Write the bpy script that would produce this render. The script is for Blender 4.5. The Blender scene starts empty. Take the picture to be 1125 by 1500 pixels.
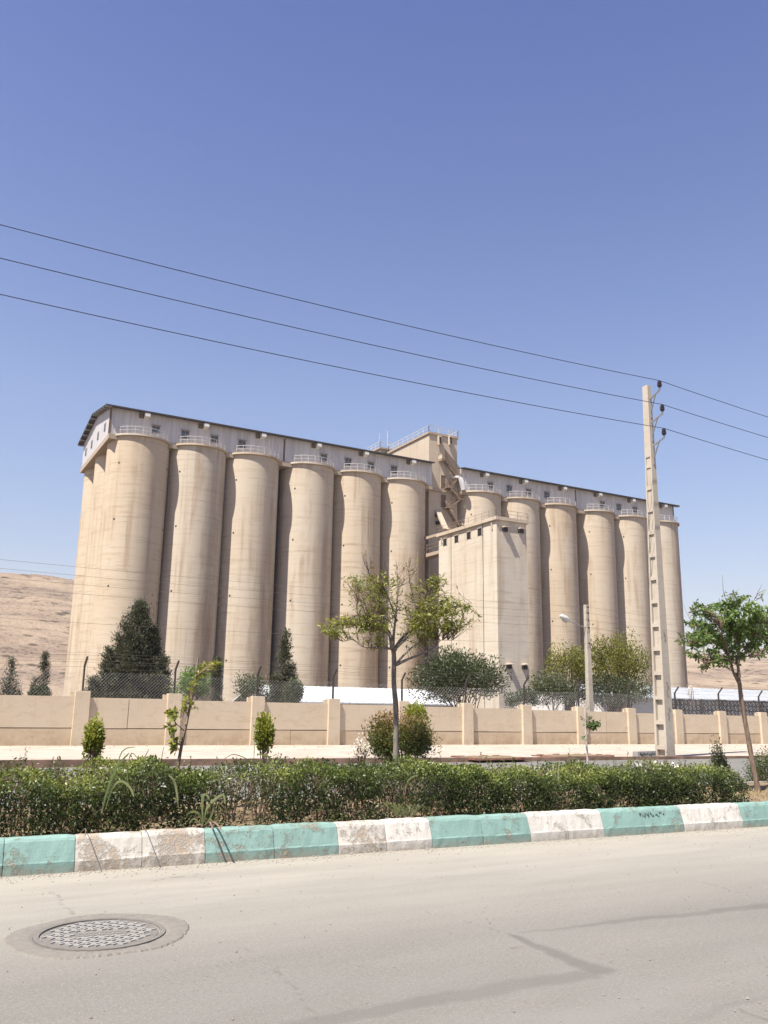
import bpy, math, random
import numpy as np
from mathutils import Matrix, Vector
random.seed(7)
RNG = np.random.default_rng(11)
C = bpy.context.scene.collection
V3 = lambda *a: np.array(a, float)

# ------------------------------------------------------------------ survey: camera and picture rays
FPX, PITCH, YAW, ROLL, EYE = 1250.0, math.radians(12.95), math.radians(61.0), math.radians(0.9), 1.5
_F = V3(math.cos(PITCH)*math.cos(YAW), math.cos(PITCH)*math.sin(YAW), math.sin(PITCH))
_r = V3(math.sin(YAW), -math.cos(YAW), 0); _u = np.cross(_r, _F)
_R = _r*math.cos(ROLL) + _u*math.sin(ROLL); _U = -_r*math.sin(ROLL) + _u*math.cos(ROLL)
def ray(x, y): return _F*FPX + _R*(x-562.5) - _U*(y-750)
def atY(x, y, Y):
    d = ray(x, y); p = d*(Y/d[1]); p[2] += EYE; return p
def atZ(x, y, Z):
    d = ray(x, y); p = d*((Z-EYE)/d[2]); p[2] += EYE; return p

# ------------------------------------------------------------------ objects
def tag(o, label=None, cat=None, group=None, kind=None):
    if label: o['label'] = label
    if cat: o['category'] = cat
    if group: o['group'] = group
    if kind: o['kind'] = kind
    return o
def thing(name, loc, label, cat, group=None):
    o = bpy.data.objects.new(name, None); C.objects.link(o); o.location = loc
    o.empty_display_size = .2
    return tag(o, label, cat, group)
def wloc(o):
    v = np.zeros(3)
    while o is not None: v = v + np.array(o.location); o = o.parent
    return v
def link_mesh(name, me, m, parent=None):
    o = bpy.data.objects.new(name, me); C.objects.link(o)
    if m: me.materials.append(m)
    if parent: o.parent = parent
    return o
class MB:
    """collects world-space shapes for ONE mesh object"""
    def __init__(s): s.v = []; s.f = []; s.sm = []
    def add(s, vs, fs, smooth=False):
        b = len(s.v); s.v += [tuple(map(float, p)) for p in vs]
        s.f += [tuple(b+i for i in f) for f in fs]; s.sm += [smooth]*len(fs); return s
    def box(s, x0, x1, y0, y1, z0, z1):
        return s.add([(x0,y0,z0),(x1,y0,z0),(x1,y1,z0),(x0,y1,z0),(x0,y0,z1),(x1,y0,z1),(x1,y1,z1),(x0,y1,z1)],
                     [(0,3,2,1),(4,5,6,7),(0,1,5,4),(1,2,6,5),(2,3,7,6),(3,0,4,7)])
    def hexa(s, bot, top):
        return s.add(list(bot)+list(top), [(0,3,2,1),(4,5,6,7),(0,1,5,4),(1,2,6,5),(2,3,7,6),(3,0,4,7)])
    def bar(s, a, b, w, h=None, up=(0,0,1)):
        a = V3(*a); b = V3(*b); d = b-a; L = np.linalg.norm(d)
        if L < 1e-9: return s
        d /= L; h = h or w; sd = np.cross(d, up); n = np.linalg.norm(sd)
        sd = sd/n if n > 1e-6 else V3(1,0,0); u = np.cross(sd, d)
        q = [sd*i*w/2+u*j*h/2 for i, j in ((-1,-1),(1,-1),(1,1),(-1,1))]
        return s.hexa([a+k for k in q], [b+k for k in q])
    def tube(s, pts, rs, n=8, cap=True):
        pts = [V3(*p) for p in pts]
        if not hasattr(rs, '__len__'): rs = [rs]*len(pts)
        vs = []; fs = []; ref = None
        for i, p in enumerate(pts):
            d = pts[min(i+1, len(pts)-1)]-pts[max(i-1, 0)]; d = d/(np.linalg.norm(d)+1e-12)
            if ref is None: ref = V3(0,0,1) if abs(d[2]) < .9 else V3(1,0,0)
            a = np.cross(d, ref); a /= np.linalg.norm(a)+1e-12; b = np.cross(d, a); ref = np.cross(a, d)
            for k in range(n):
                t = 2*math.pi*k/n; vs.append(p+(a*math.cos(t)+b*math.sin(t))*rs[i])
        for i in range(len(pts)-1):
            for k in range(n): fs.append((i*n+k, i*n+(k+1) % n, (i+1)*n+(k+1) % n, (i+1)*n+k))
        if cap: s.add(vs[:n], [tuple(range(n))[::-1]]); s.add(vs[-n:], [tuple(range(n))])
        return s.add(vs, fs, n > 4)
    def cyl(s, c, r, z0, z1, n=24, r1=None, smooth=True):
        r1 = r if r1 is None else r1
        vs = [(c[0]+r*math.cos(2*math.pi*k/n), c[1]+r*math.sin(2*math.pi*k/n), z0) for k in range(n)]
        vs += [(c[0]+r1*math.cos(2*math.pi*k/n), c[1]+r1*math.sin(2*math.pi*k/n), z1) for k in range(n)]
        s.add(vs, [(k, (k+1) % n, n+(k+1) % n, n+k) for k in range(n)], smooth)
        s.add(vs[:n], [tuple(range(n))[::-1]]); s.add(vs[n:], [tuple(range(n))]); return s
    def prism(s, prof, axis, a, b):
        """closed profile in the two other axes, extruded along axis from a to b"""
        n = len(prof); vs = []
        for t in (a, b):
            for p in prof:
                vs.append({'x': (t, p[0], p[1]), 'y': (p[0], t, p[1]), 'z': (p[0], p[1], t)}[axis])
        return s.add(vs, [tuple(range(n)), tuple(range(2*n-1, n-1, -1))]+[(k, n+k, n+(k+1) % n, (k+1) % n) for k in range(n)])
    def build(s, name, m, parent=None, fix=True):
        o0 = wloc(parent) if parent else V3(0,0,0)
        me = bpy.data.meshes.new(name)
        me.from_pydata([tuple(V3(*v)-o0) for v in s.v], [], s.f)
        me.polygons.foreach_set('use_smooth', s.sm); me.update()
        if fix:
            import bmesh
            bm = bmesh.new(); bm.from_mesh(me); bmesh.ops.recalc_face_normals(bm, faces=bm.faces); bm.to_mesh(me); bm.free()
        return link_mesh(name, me, m, parent)
def copy_tree(o, parent=None):
    c = o.copy(); C.objects.link(c); c.parent = parent
    for ch in list(o.children): copy_tree(ch, c)
    return c
def np_mesh(name, verts, quads, m, parent=None, attrs=None, smooth=False):
    if parent: verts = verts - wloc(parent)
    me = bpy.data.meshes.new(name); nv = len(verts); nf = len(quads); k = quads.shape[1]
    me.vertices.add(nv); me.vertices.foreach_set('co', np.asarray(verts, np.float32).ravel())
    me.loops.add(nf*k); me.loops.foreach_set('vertex_index', np.asarray(quads, np.int32).ravel())
    me.polygons.add(nf); me.polygons.foreach_set('loop_start', np.arange(0, nf*k, k, dtype=np.int32))
    me.polygons.foreach_set('loop_total', np.full(nf, k, np.int32))
    me.polygons.foreach_set('use_smooth', np.full(nf, smooth, bool))
    for an, av in (attrs or {}).items():
        at = me.attributes.new(an, 'FLOAT', 'POINT'); at.data.foreach_set('value', np.asarray(av, np.float32))
    me.update(calc_edges=True)
    return link_mesh(name, me, m, parent)
# ------------------------------------------------------------------ noise
def vnoise(x, y, seed=0):
    xi = np.floor(x).astype(np.int64); yi = np.floor(y).astype(np.int64); xf = x-xi; yf = y-yi
    def h(a, b):
        n = (a*374761393 + b*668265263 + seed*982451653) & 0xffffffff
        n = ((n ^ (n >> 13))*1274126177) & 0xffffffff
        return ((n ^ (n >> 16)) & 0xffff)/65535.0
    u = xf*xf*(3-2*xf); v = yf*yf*(3-2*yf)
    return (h(xi, yi)*(1-u)+h(xi+1, yi)*u)*(1-v)+(h(xi, yi+1)*(1-u)+h(xi+1, yi+1)*u)*v
def fbm(x, y, seed=0, oct=4):
    r = 0; a = .5
    for k in range(oct): r = r+a*vnoise(x*2**k, y*2**k, seed+k); a *= .5
    return r
# ------------------------------------------------------------------ material helpers
ALB = .68; LEAFY = set()
class G:
    def __init__(s, name):
        s.m = bpy.data.materials.new(name); s.m.use_nodes = True; s.nt = s.m.node_tree; s.nt.nodes.clear()
        s.out = s.nt.nodes.new('ShaderNodeOutputMaterial'); s.b = s.nt.nodes.new('ShaderNodeBsdfPrincipled')
        s.nt.links.new(s.b.outputs[0], s.out.inputs[0])
    def put(s, sock, v):
        if isinstance(v, bpy.types.NodeSocket): s.nt.links.new(v, sock)
        elif isinstance(v, (tuple, list)) and len(v) == 3 and sock.type == 'RGBA': sock.default_value = (*v, 1)
        else: sock.default_value = v
    def n(s, t, out=0, props=None, **kw):
        nd = s.nt.nodes.new('ShaderNode'+t)
        for k, v in (props or {}).items(): setattr(nd, k, v)
        for k, v in kw.items():
            s.put(nd.inputs[int(k[1:])] if k[0] == 'i' and k[1:].isdigit() else nd.inputs[k.replace('_', ' ')], v)
        return nd.outputs[out]
    def co(s, w='Object'):
        nd = s.nt.nodes.new('ShaderNodeTexCoord'); return nd.outputs[w]
    def geo(s): return s.nt.nodes.new('ShaderNodeNewGeometry').outputs['Position']
    def scl(s, v, sc, off=(0,0,0)): return s.n('Mapping', Vector=v, Scale=sc, Location=off)
    def noise(s, v, sc, det=3, rough=.55, dist=0.):
        return s.n('TexNoise', Vector=v, Scale=sc, Detail=det, Roughness=rough, Distortion=dist)
    def ramp(s, f, a, b, ca=0., cb=1.):
        return s.n('MapRange', i0=f, i1=a, i2=b, i3=ca, i4=cb)
    def mix(s, f, a, b, mode='MIX'):
        nd = s.nt.nodes.new('ShaderNodeMix'); nd.data_type = 'RGBA'; nd.blend_type = mode
        s.put(nd.inputs[0], f); s.put(nd.inputs[6], a); s.put(nd.inputs[7], b); return nd.outputs[2]
    def math(s, op, a, b=0.): return s.n('Math', props={'operation': op}, i0=a, i1=b)
    def attr(s, name, out=2): 
        nd = s.nt.nodes.new('ShaderNodeAttribute'); nd.attribute_name = name; return nd.outputs[out]
    def bump(s, h, st=.3, d=.02): s.put(s.b.inputs['Normal'], s.n('Bump', Strength=st, Distance=d, Height=h))
    def done(s, col=None, rough=.8, metal=0., spec=.3):
        if col is not None and s.m.name not in LEAFY:      # surfaces are dusty and dull: one common albedo scale
            col = s.mix(1., col, (ALB, ALB, ALB), 'MULTIPLY') if not isinstance(col, (tuple, list)) else tuple(k*ALB for k in col)
        if col is not None: s.put(s.b.inputs['Base Color'], col)
        s.put(s.b.inputs['Roughness'], rough); s.put(s.b.inputs['Metallic'], metal)
        s.put(s.b.inputs['Specular IOR Level'], spec); return s.m
def simple(name, col, rough=.7, metal=0., var=.25, sc=6., spec=.3):
    g = G(name); c = g.co(); f = g.noise(c, sc, 5, .6)
    dk = tuple(k*(1-var) for k in col); lt = tuple(min(1, k*(1+var*.6)) for k in col)
    g.bump(g.noise(c, sc*6, 3), .15, .01)
    return g.done(g.mix(g.ramp(f, .3, .7), dk, lt), rough, metal, spec)
def foliage(name, cols, trans=.3, rough=.5):
    g = G(name); r = g.attr('rnd'); k = len(cols)
    nd = g.nt.nodes.new('ShaderNodeValToRGB'); g.nt.links.new(r, nd.inputs[0]); cr = nd.color_ramp
    while len(cr.elements) < k: cr.elements.new(.5)
    for i, c in enumerate(cols): cr.elements[i].position = i/(k-1); cr.elements[i].color = (*c, 1)
    LEAFY.add(g.m.name); col = nd.outputs[0]; g.done(col, rough, 0, .35)
    t = g.n('BsdfTranslucent', Color=g.mix(1., col, (1.25, 1.2, .7), 'MULTIPLY'))
    mx = g.n('MixShader', Fac=trans, i1=g.b.outputs[0], i2=t); g.nt.links.new(mx, g.out.inputs[0]); return g.m
def bark(name, a, b):
    g = G(name); c = g.co(); f = g.noise(g.scl(c, (1,1,.25)), 30, 5, .65); g.bump(f, .6, .01)
    return g.done(g.mix(g.ramp(f, .35, .65), a, b), .9)
def concrete(name, base, warm, stain_and_shade, pour=.9, obj_random=True, lift=1.25, damp_shade_zone=False):
    g = G(name); c = g.co()
    if obj_random:
        rnd = g.n('ObjectInfo', out=5); off = g.n('CombineXYZ', X=g.math('MULTIPLY', rnd, 91.), Y=g.math('MULTIPLY', rnd, 57.), Z=g.math('MULTIPLY', rnd, 13.))
        cc = g.n('VectorMath', props={'operation': 'ADD'}, i0=c, i1=off)
    else: rnd = None; cc = c
    col = g.mix(g.ramp(g.noise(cc, .16, 5, .6), .35, .65), base, warm)
    # weather staining running down
    st = g.noise(g.scl(cc, (1.3, 1.3, .035)), 1., 4, .6); pa = g.noise(g.scl(cc, (.3, .3, .09)), 1., 4, .6, .6)
    col = g.mix(g.math('MULTIPLY', g.ramp(st, .44, .60), g.ramp(pa, .44, .62, 0, .7)), col, stain_and_shade)
    if damp_shade_zone:  # zone past centre: damp plus shading of the round shaft, put into the colour
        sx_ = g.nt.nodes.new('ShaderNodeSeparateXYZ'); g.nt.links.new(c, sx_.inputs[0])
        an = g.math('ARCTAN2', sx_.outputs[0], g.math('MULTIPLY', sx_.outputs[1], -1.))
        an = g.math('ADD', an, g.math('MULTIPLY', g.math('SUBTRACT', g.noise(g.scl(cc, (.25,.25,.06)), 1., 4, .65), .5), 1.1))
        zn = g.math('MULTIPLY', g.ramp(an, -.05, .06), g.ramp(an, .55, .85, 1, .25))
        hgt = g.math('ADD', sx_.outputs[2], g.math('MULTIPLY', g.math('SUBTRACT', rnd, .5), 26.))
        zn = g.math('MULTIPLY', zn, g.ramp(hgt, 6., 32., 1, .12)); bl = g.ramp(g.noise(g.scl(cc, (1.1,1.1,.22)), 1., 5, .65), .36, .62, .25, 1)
        col = g.mix(g.math('MULTIPLY', g.math('MULTIPLY', zn, bl), .85), col, stain_and_shade)
    # thin pour bands
    pb = g.noise(g.scl(cc, (.16, .16, 2.4)), 1., 6, .75)
    col = g.mix(g.math('MULTIPLY', g.ramp(pb, .50, .68, 0, .6*pour), g.ramp(g.noise(cc, .35, 4, .6), .38, .62, .25, 1)), col, stain_and_shade)
    sep = g.n('SeparateXYZ', i0=c, out=2)
    fr = g.math('FRACT', g.math('DIVIDE', g.math('ADD', sep, g.math('MULTIPLY', g.noise(g.scl(cc, (.5,.5,.5)), 1.), .25)), lift))
    ln = g.ramp(g.math('ABSOLUTE', g.math('SUBTRACT', fr, .5)), .0, .045, 1, 0)
    br = g.ramp(g.noise(g.scl(cc, (.35,.35,1.1)), 1., 3), .48, .62)
    col = g.mix(g.math('MULTIPLY', g.math('MULTIPLY', ln, br), .26*pour), col, tuple(k*.55 for k in stain_and_shade))
    fine = g.noise(cc, 9, 5, .7); col = g.mix(g.ramp(fine, .3, .7, 0, .16), col, tuple(k*.6 for k in base))
    if rnd is not None: col = g.mix(g.ramp(rnd, 0, 1, 0, .8), col, g.mix(1., col, (1.0,.91,.79), 'MULTIPLY'))
    g.bump(g.math('ADD', pb, g.math('MULTIPLY', fine, .5)), .35, .05)
    return g.done(col, .92, 0, .15)

M = {}
M['silo'] = concrete('weathered_silo_concrete', (.77,.685,.56), (.74,.63,.49), (.47,.345,.235), 1.2, damp_shade_zone=True)
M['box'] = concrete('annex_concrete', (.83,.735,.595), (.78,.665,.51), (.56,.43,.30), 1.3, False, .9)
M['tower'] = concrete('tower_concrete', (.74,.62,.48), (.69,.555,.41), (.48,.36,.24), .6, False, 1.5)
M['joint'] = simple('dark_joint_concrete', (.10,.08,.065), .9)
M['slab'] = simple('slab_concrete', (.55,.43,.31), .9)
M['rail'] = simple('white_rail_paint', (.78,.76,.72), .5)
M['hood'] = simple('white_sheet_metal', (.80,.78,.74), .5, var=.1)
M['dark'] = simple('dark_opening', (.035,.03,.028), .6)
M['glass'] = simple('dusty_window_glass', (.10,.105,.11), .25, var=.4, spec=.5)
M['frame'] = simple('grey_window_frame', (.45,.42,.40), .6)
M['roof'] = simple('brown_roof_sheet', (.075,.06,.05), .7)
M['purlin'] = simple('roof_purlin_paint', (.38,.35,.31), .7)
M['steel'] = simple('rusty_brown_steel', (.22,.15,.10), .8)
M['stair'] = simple('faded_stair_steel', (.40,.28,.19), .8)
M['post'] = simple('brown_post_paint', (.085,.07,.06), .7)
M['galv'] = simple('galvanised_steel', (.55,.54,.52), .5, .6, .15)
M['wire'] = simple('aged_line_wire', (.035,.035,.05), .6); M['thin'] = simple('weathered_thin_wire', (.20,.17,.15), .6)
M['porcelain'] = simple('brown_porcelain', (.055,.03,.035), .3, spec=.5)
M['chain'] = simple('chain_link_wire', (.62,.60,.57), .5, .2)
def clad():
    g = G('ribbed_cladding'); c = g.co(); sep = g.nt.nodes.new('ShaderNodeSeparateXYZ'); g.nt.links.new(c, sep.inputs[0])
    t = g.math('ADD', sep.outputs[0], sep.outputs[1])
    rib = g.math('ABSOLUTE', g.math('SUBTRACT', g.math('FRACT', g.math('DIVIDE', t, .5)), .5))
    st = g.noise(g.scl(c, (1.6,1.6,.1)), 1., 4, .65); sh = g.n('TexWhiteNoise', out=0, props={'noise_dimensions': '1D'}, W=g.math('FLOOR', g.math('DIVIDE', t, 1.9)))
    col = g.mix(g.ramp(st, .38, .68), (.80,.765,.74), (.60,.555,.53)); col = g.mix(g.ramp(sh, 0, 1, 0, .35), col, (.64,.60,.57))
    g.bump(g.ramp(rib, .1, .2), .6, .06); return g.done(col, .55, 0, .3)
M['clad'] = clad()
def plaster(name, a, b, dirt):
    g = G(name); c = g.geo()
    col = g.mix(g.ramp(g.noise(c, .9, 5, .6), .35, .65), a, b)
    col = g.mix(g.ramp(g.noise(g.scl(c, (1.2,1.2,3.5)), 1.3, 5, .7, 1.), .52, .72, 0, .55), col, dirt)
    zz = g.n('SeparateXYZ', i0=c, out=2); col = g.mix(g.math('MULTIPLY', g.ramp(zz, .12, .62, .75, 0), g.ramp(g.noise(g.scl(c, (1,1,.6)), 3.5, 5, .7), .40, .62)), col, dirt)
    run = g.noise(g.scl(c, (5,5,.35)), 1., 4, .6); col = g.mix(g.math('MULTIPLY', g.ramp(run, .56, .70, 0, .35), g.ramp(zz, .7, 1.7)), col, dirt)
    sp = g.noise(c, 8., 4, .7); col = g.mix(g.ramp(sp, .66, .74, 0, .6), col, tuple(k*.45 for k in dirt))
    fine = g.noise(c, 45, 3, .7); col = g.mix(g.ramp(fine, .3, .7, 0, .14), col, tuple(k*.6 for k in a))
    g.bump(g.math('ADD', fine, sp), .2, .012); return g.done(col, .9, 0, .2)
M['wall'] = plaster('cream_precast_concrete', (.82,.685,.51), (.77,.63,.455), (.57,.43,.285))
M['wall_low'] = plaster('soiled_precast_concrete', (.76,.61,.43), (.69,.54,.37), (.47,.33,.20))
M['pillar'] = plaster('cream_pillar_concrete', (.80,.665,.49), (.75,.61,.44), (.57,.43,.29))
M['pole'] = plaster('pale_pole_concrete', (.64,.56,.45), (.58,.50,.40), (.42,.35,.28))
M['wroof'] = simple('white_corrugated_roof', (.80,.80,.79), .5, var=.08, sc=1.5)
M['palewall'] = simple('pale_shed_wall', (.85,.80,.72), .9)
M['shed'] = simple('shed_wall', (.45,.38,.29), .9)

# ------------------------------------------------------------------ world, sun, camera
SUN_AZ, SUN_EL = math.radians(70), math.radians(60)      # azimuth off the street wall's normal, towards the left
sd = V3(-math.sin(SUN_AZ)*math.cos(SUN_EL), -math.cos(SUN_AZ)*math.cos(SUN_EL), math.sin(SUN_EL))
W = bpy.data.worlds.new('World'); bpy.context.scene.world = W; W.use_nodes = True
nt = W.node_tree; bg = nt.nodes['Background']; sk = nt.nodes.new('ShaderNodeTexSky'); sk.sky_type = 'NISHITA'
sk.sun_disc = False; sk.sun_elevation = SUN_EL; sk.sun_rotation = math.atan2(sd[0], sd[1])
sk.altitude = 1500; sk.air_density = 2.0; sk.dust_density = .8; sk.ozone_density = 2.5
tint = nt.nodes.new('ShaderNodeMix'); tint.data_type = 'RGBA'; tint.blend_type = 'MULTIPLY'; tint.inputs[0].default_value = 1
# deeper blue towards the zenith, as in the clear high-altitude sky of the photograph
wc = nt.nodes.new('ShaderNodeTexCoord'); ws = nt.nodes.new('ShaderNodeSeparateXYZ'); wr = nt.nodes.new('ShaderNodeMapRange'); wm = nt.nodes.new('ShaderNodeMix'); wm.data_type = 'RGBA'
nt.links.new(wc.outputs['Generated'], ws.inputs[0]); nt.links.new(ws.outputs[2], wr.inputs[0]); wr.inputs[1].default_value = .34; wr.inputs[2].default_value = .70; nt.links.new(wr.outputs[0], wm.inputs[0])
wm.inputs[6].default_value = (1.0, .91, 1.11, 1); wm.inputs[7].default_value = (.63, .60, .97, 1); nt.links.new(wm.outputs[2], tint.inputs[7])
nt.links.new(sk.outputs[0], tint.inputs[6]); nt.links.new(tint.outputs[2], bg.inputs[0]); bg.inputs[1].default_value = .063
sun = bpy.data.lights.new('sun', 'SUN'); sun.energy = 5.0; sun.angle = math.radians(.53); sun.color = (1, .955, .88)
so = bpy.data.objects.new('sun', sun); C.objects.link(so)
so.rotation_euler = Vector(tuple(sd)).to_track_quat('Z', 'Y').to_euler(); so.location = (-20, -20, 60)
cam = bpy.data.cameras.new('camera'); co = bpy.data.objects.new('camera', cam); C.objects.link(co)
cam.sensor_fit = 'VERTICAL'; cam.sensor_height = 36; cam.lens = 36*FPX/1500; cam.clip_end = 30000; cam.clip_start = .1
mt = Matrix(((_R[0], _U[0], -_F[0]), (_R[1], _U[1], -_F[1]), (_R[2], _U[2], -_F[2]))).to_4x4()
co.matrix_world = Matrix.Translation((0, 0, EYE)) @ mt
sc = bpy.context.scene; sc.camera = co
sc.view_settings.view_transform = 'Standard'; sc.view_settings.look = 'None'; sc.view_settings.exposure = 1.04; sc.view_settings.gamma = 1
sc.cycles.max_bounces = 6; sc.cycles.diffuse_bounces = 3; sc.cycles.transmission_bounces = 3; sc.cycles.transparent_max_bounces = 6

# ------------------------------------------------------------------ ground, roads, kerbs
def KL(x): return 8.65-.0443*(min(max(x, -8), 16)-1)
def FK(x): return 22.3-.075*(min(max(x, -10), 45)-4)
def ZB(x): return .17-.0043*(min(max(x, -10), 45)-4)
def ZT(x): return 1.725-.0092*(min(max(x, -10), 45)-4)
def ground_mat():
    g = G('dry_earth'); c = g.geo()
    col = g.mix(g.ramp(g.noise(c, .05, 5, .6), .35, .65), (.38,.29,.20), (.32,.24,.165))
    col = g.mix(g.ramp(g.noise(c, 1.5, 5, .7), .4, .7, 0, .5), col, (.33,.24,.15)); g.bump(g.noise(c, 4., 5, .7), .5, .05)
    return g.done(col, .95, 0, .1)
def road_mat():
    g = G('dusty_asphalt'); c = g.geo(); sep = g.nt.nodes.new('ShaderNodeSeparateXYZ'); g.nt.links.new(c, sep.inputs[0])
    col = g.mix(g.ramp(g.noise(g.scl(c, (.35,1.3,1)), 1., 5, .6), .35, .68), (.275,.258,.222), (.228,.213,.184))
    agg = g.noise(c, 38, 5, .9); agg2 = g.n('TexVoronoi', out=0, Vector=c, Scale=60.)
    col = g.mix(g.ramp(agg, .42, .62, 0, .62), col, (.155,.142,.122))
    col = g.mix(g.ramp(agg2, .05, .25, .75, 0), col, (.50,.465,.405))
    dust = g.attr('dust'); col = g.mix(g.math('MULTIPLY', dust, g.ramp(g.noise(g.scl(c, (.4,2.2,1)), 1.4, 5, .65), .2, .75, .55, 1)), col, (.485,.44,.36))
    col = g.mix(g.attr('worn'), col, (.285,.265,.235))
    seam = g.attr('seam'); col = g.mix(seam, col, g.mix(g.ramp(agg, .3, .7), (.15,.138,.12), (.215,.195,.17)))
    col = g.mix(g.attr('crack'), col, (.09,.075,.06))
    pit = g.ramp(g.noise(c, 14., 4, .7), .66, .70); col = g.mix(g.math('MULTIPLY', pit, .6), col, (.12,.10,.085))
    g.bump(g.math('ADD', g.math('ADD', agg, g.math('MULTIPLY', agg2, -.6)), g.math('MULTIPLY', g.attr('crack'), -2.)), .35, .006)
    return g.done(col, .88, 0, .25)
def pave_mat():
    g = G('pale_paving'); c = g.geo()
    col = g.mix(g.ramp(g.noise(c, .7, 5, .6), .35, .68), (.66,.565,.46), (.56,.46,.36))
    col = g.mix(g.ramp(g.noise(g.scl(c, (.5,1.6,1)), 2.5, 6, .7), .46, .66, 0, .75), col, (.43,.33,.235)); g.bump(g.noise(c, 20), .2, .01)
    return g.done(col, .9, 0, .2)
M['ground'] = ground_mat(); M['road'] = road_mat(); M['pave'] = pave_mat()
M['unseen_yard'] = simple('yard_low_bounce', (.15,.108,.07), .95, sc=.3)  # dark warm tone set to limit bounce light on silos and annex
def strip_mesh(xs, ya, yb, za, zb, m, name, nsub=1):
    mb = MB(); n = len(xs)
    for x in xs: mb.v += [(x, ya(x), za(x)), (x, yb(x), zb(x))]
    for i in range(n-1): mb.f.append((2*i, 2*i+2, 2*i+3, 2*i+1)); mb.sm.append(False)
    return mb.build(name, m, fix=False)
mb = MB(); mb.add([(-3100,-3100,-.06),(3100,-3100,-.06),(3100,3100,-.06),(-3100,3100,-.06)], [(0,1,2,3)])
tag(mb.build('ground', M['ground'], fix=False), kind='structure')
mb = MB(); mb.add([(-60,31,-.02),(170,31,-.02),(170,150,-.02),(-60,150,-.02)], [(0,1,2,3)]); tag(mb.build('unseen_yard', M['unseen_yard'], fix=False), kind='structure')  # unseen ground sheet behind the wall, added to cut bounce onto the silos
XS = [-120,-60,-30]+list(range(-12, 50, 2))+[70,120]
cz = lambda v: (lambda x: v)
o = strip_mesh(XS, cz(-9.), KL, cz(-.006), cz(-.006), M['road'], 'road'); tag(o, kind='structure')
o = strip_mesh(XS, lambda x: KL(x)+3.1, FK, cz(0), cz(0), M['road'], 'far_road'); tag(o, kind='structure')
# the stretch of road in view, with its cracks, seams and drifted dust
nx, ny = 580, 260
gx, gt = np.meshgrid(np.linspace(-1.5, 13, nx), np.linspace(0, 1, ny))
kl = 8.65-.0443*(np.clip(gx, -8, 16)-1); gy = 2.0+(kl+.04-2.0)*gt
def seg_d(px, py, pts):
    d = np.full(px.shape, 1e9); tt = np.zeros(px.shape); L = 0; Ls = [math.dist(a, b) for a, b in zip(pts, pts[1:])]; T = sum(Ls)
    for (a, b, l) in zip(pts, pts[1:], Ls):
        t = np.clip(((px-a[0])*(b[0]-a[0])+(py-a[1])*(b[1]-a[1]))/l**2, 0, 1)
        dd = np.hypot(px-a[0]-t*(b[0]-a[0]), py-a[1]-t*(b[1]-a[1])); k = dd < d; d[k] = dd[k]; tt[k] = ((L+t*l)/T)[k]; L += l
    return d, tt
wx = gx+.10*(fbm(gx*3, gy*3, 5)-.5)+.03*(vnoise(gx*16, gy*16, 9)-.5); wy = gy+.10*(fbm(gx*3, gy*3, 8)-.5)+.03*(vnoise(gx*16, gy*16, 3)-.5)
def zp(*q): return [tuple(atZ(x, y, 0)[:2]) for x, y in q]
seam = np.zeros(gx.shape); crack = np.zeros(gx.shape)
for pts, w0, w1, st in ((zp((760,1366),(860,1356),(960,1343),(1060,1334),(1140,1326)), .012, .075, .62), (zp((752,1372),(800,1393),(840,1410),(884,1424)), .035, .075, .7),
                        (zp((862,1430),(760,1443),(640,1466),(520,1488),(420,1510)), .085, .075, .5), (zp((1125,1462),(1060,1476),(1020,1496)), .02, .03, .3)):
    d, t = seg_d(wx, wy, pts); w = w0+(w1-w0)*t
    seam = np.maximum(seam, 1.25*st*np.clip((w-d)/.04+.5, 0, 1)*(.6+.6*fbm(gx*5, gy*5, 21)))
for pts, w, st in ((zp((68,1300),(84,1318),(104,1340)), .005, .3), (zp((330,1380),(372,1398),(400,1412),(420,1436),(440,1470),(470,1500)), .006, .26), (zp((218,1291),(246,1286),(268,1283)), .006, .8),
                   (zp((858,1212),(880,1208)), .006, .5), (zp((1010,1288),(1060,1300),(1110,1316)), .006, .3), (zp((745,1390),(764,1386)), .012, .8), (zp((1090,1480),(1125,1492)), .008, .4),
                   (zp((620,1335),(690,1352),(752,1372)), .005, .25)):
    d, t = seg_d(wx, wy, pts); crack = np.maximum(crack, st*np.clip(1.5-d/w, 0, 1)*(.4+1.1*vnoise(gx*9, gy*9, 31)))
dk = np.clip(1-(kl-gy)/3.3, 0, 1)
dust = np.clip(.12+.95*dk**.8*(.75+.5*fbm(gx*.8, gy*2.5, 41)), 0, 1)
worn = np.clip((fbm(gx*1.1, gy*2.2, 51)-.42)*2.2, 0, .6)*np.clip((5.2-gy)/1.2, 0, 1)
gz = .004*(fbm(gx*1.5, gy*1.5, 61)-.5)-.006*(crack > .3)
idx = np.arange(nx*ny).reshape(ny, nx); quads = np.stack([idx[:-1,:-1], idx[:-1,1:], idx[1:,1:], idx[1:,:-1]], -1).reshape(-1, 4)
o = np_mesh('road', np.stack([gx, gy, gz], -1).reshape(-1, 3), quads, M['road'], None,
            dict(seam=seam.ravel(), crack=np.clip(crack, 0, 1).ravel(), dust=dust.ravel(), worn=worn.ravel()), True); tag(o, kind='structure')
def soil_mat():
    g = G('dry_planting_soil'); c = g.geo(); f = g.noise(c, 6, 6, .7)
    col = g.mix(g.ramp(f, .35, .65), (.23,.165,.10), (.37,.28,.17)); g.bump(f, .8, .05); return g.done(col, .95, 0, .1)
M['soil'] = soil_mat()
nx2, ny2 = 300, 44
sx, st_ = np.meshgrid(np.linspace(-14, 30, nx2), np.linspace(0, 1, ny2)); k2 = 8.65-.0443*(np.clip(sx, -8, 16)-1); sy = k2+.15+st_*2.85
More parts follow.
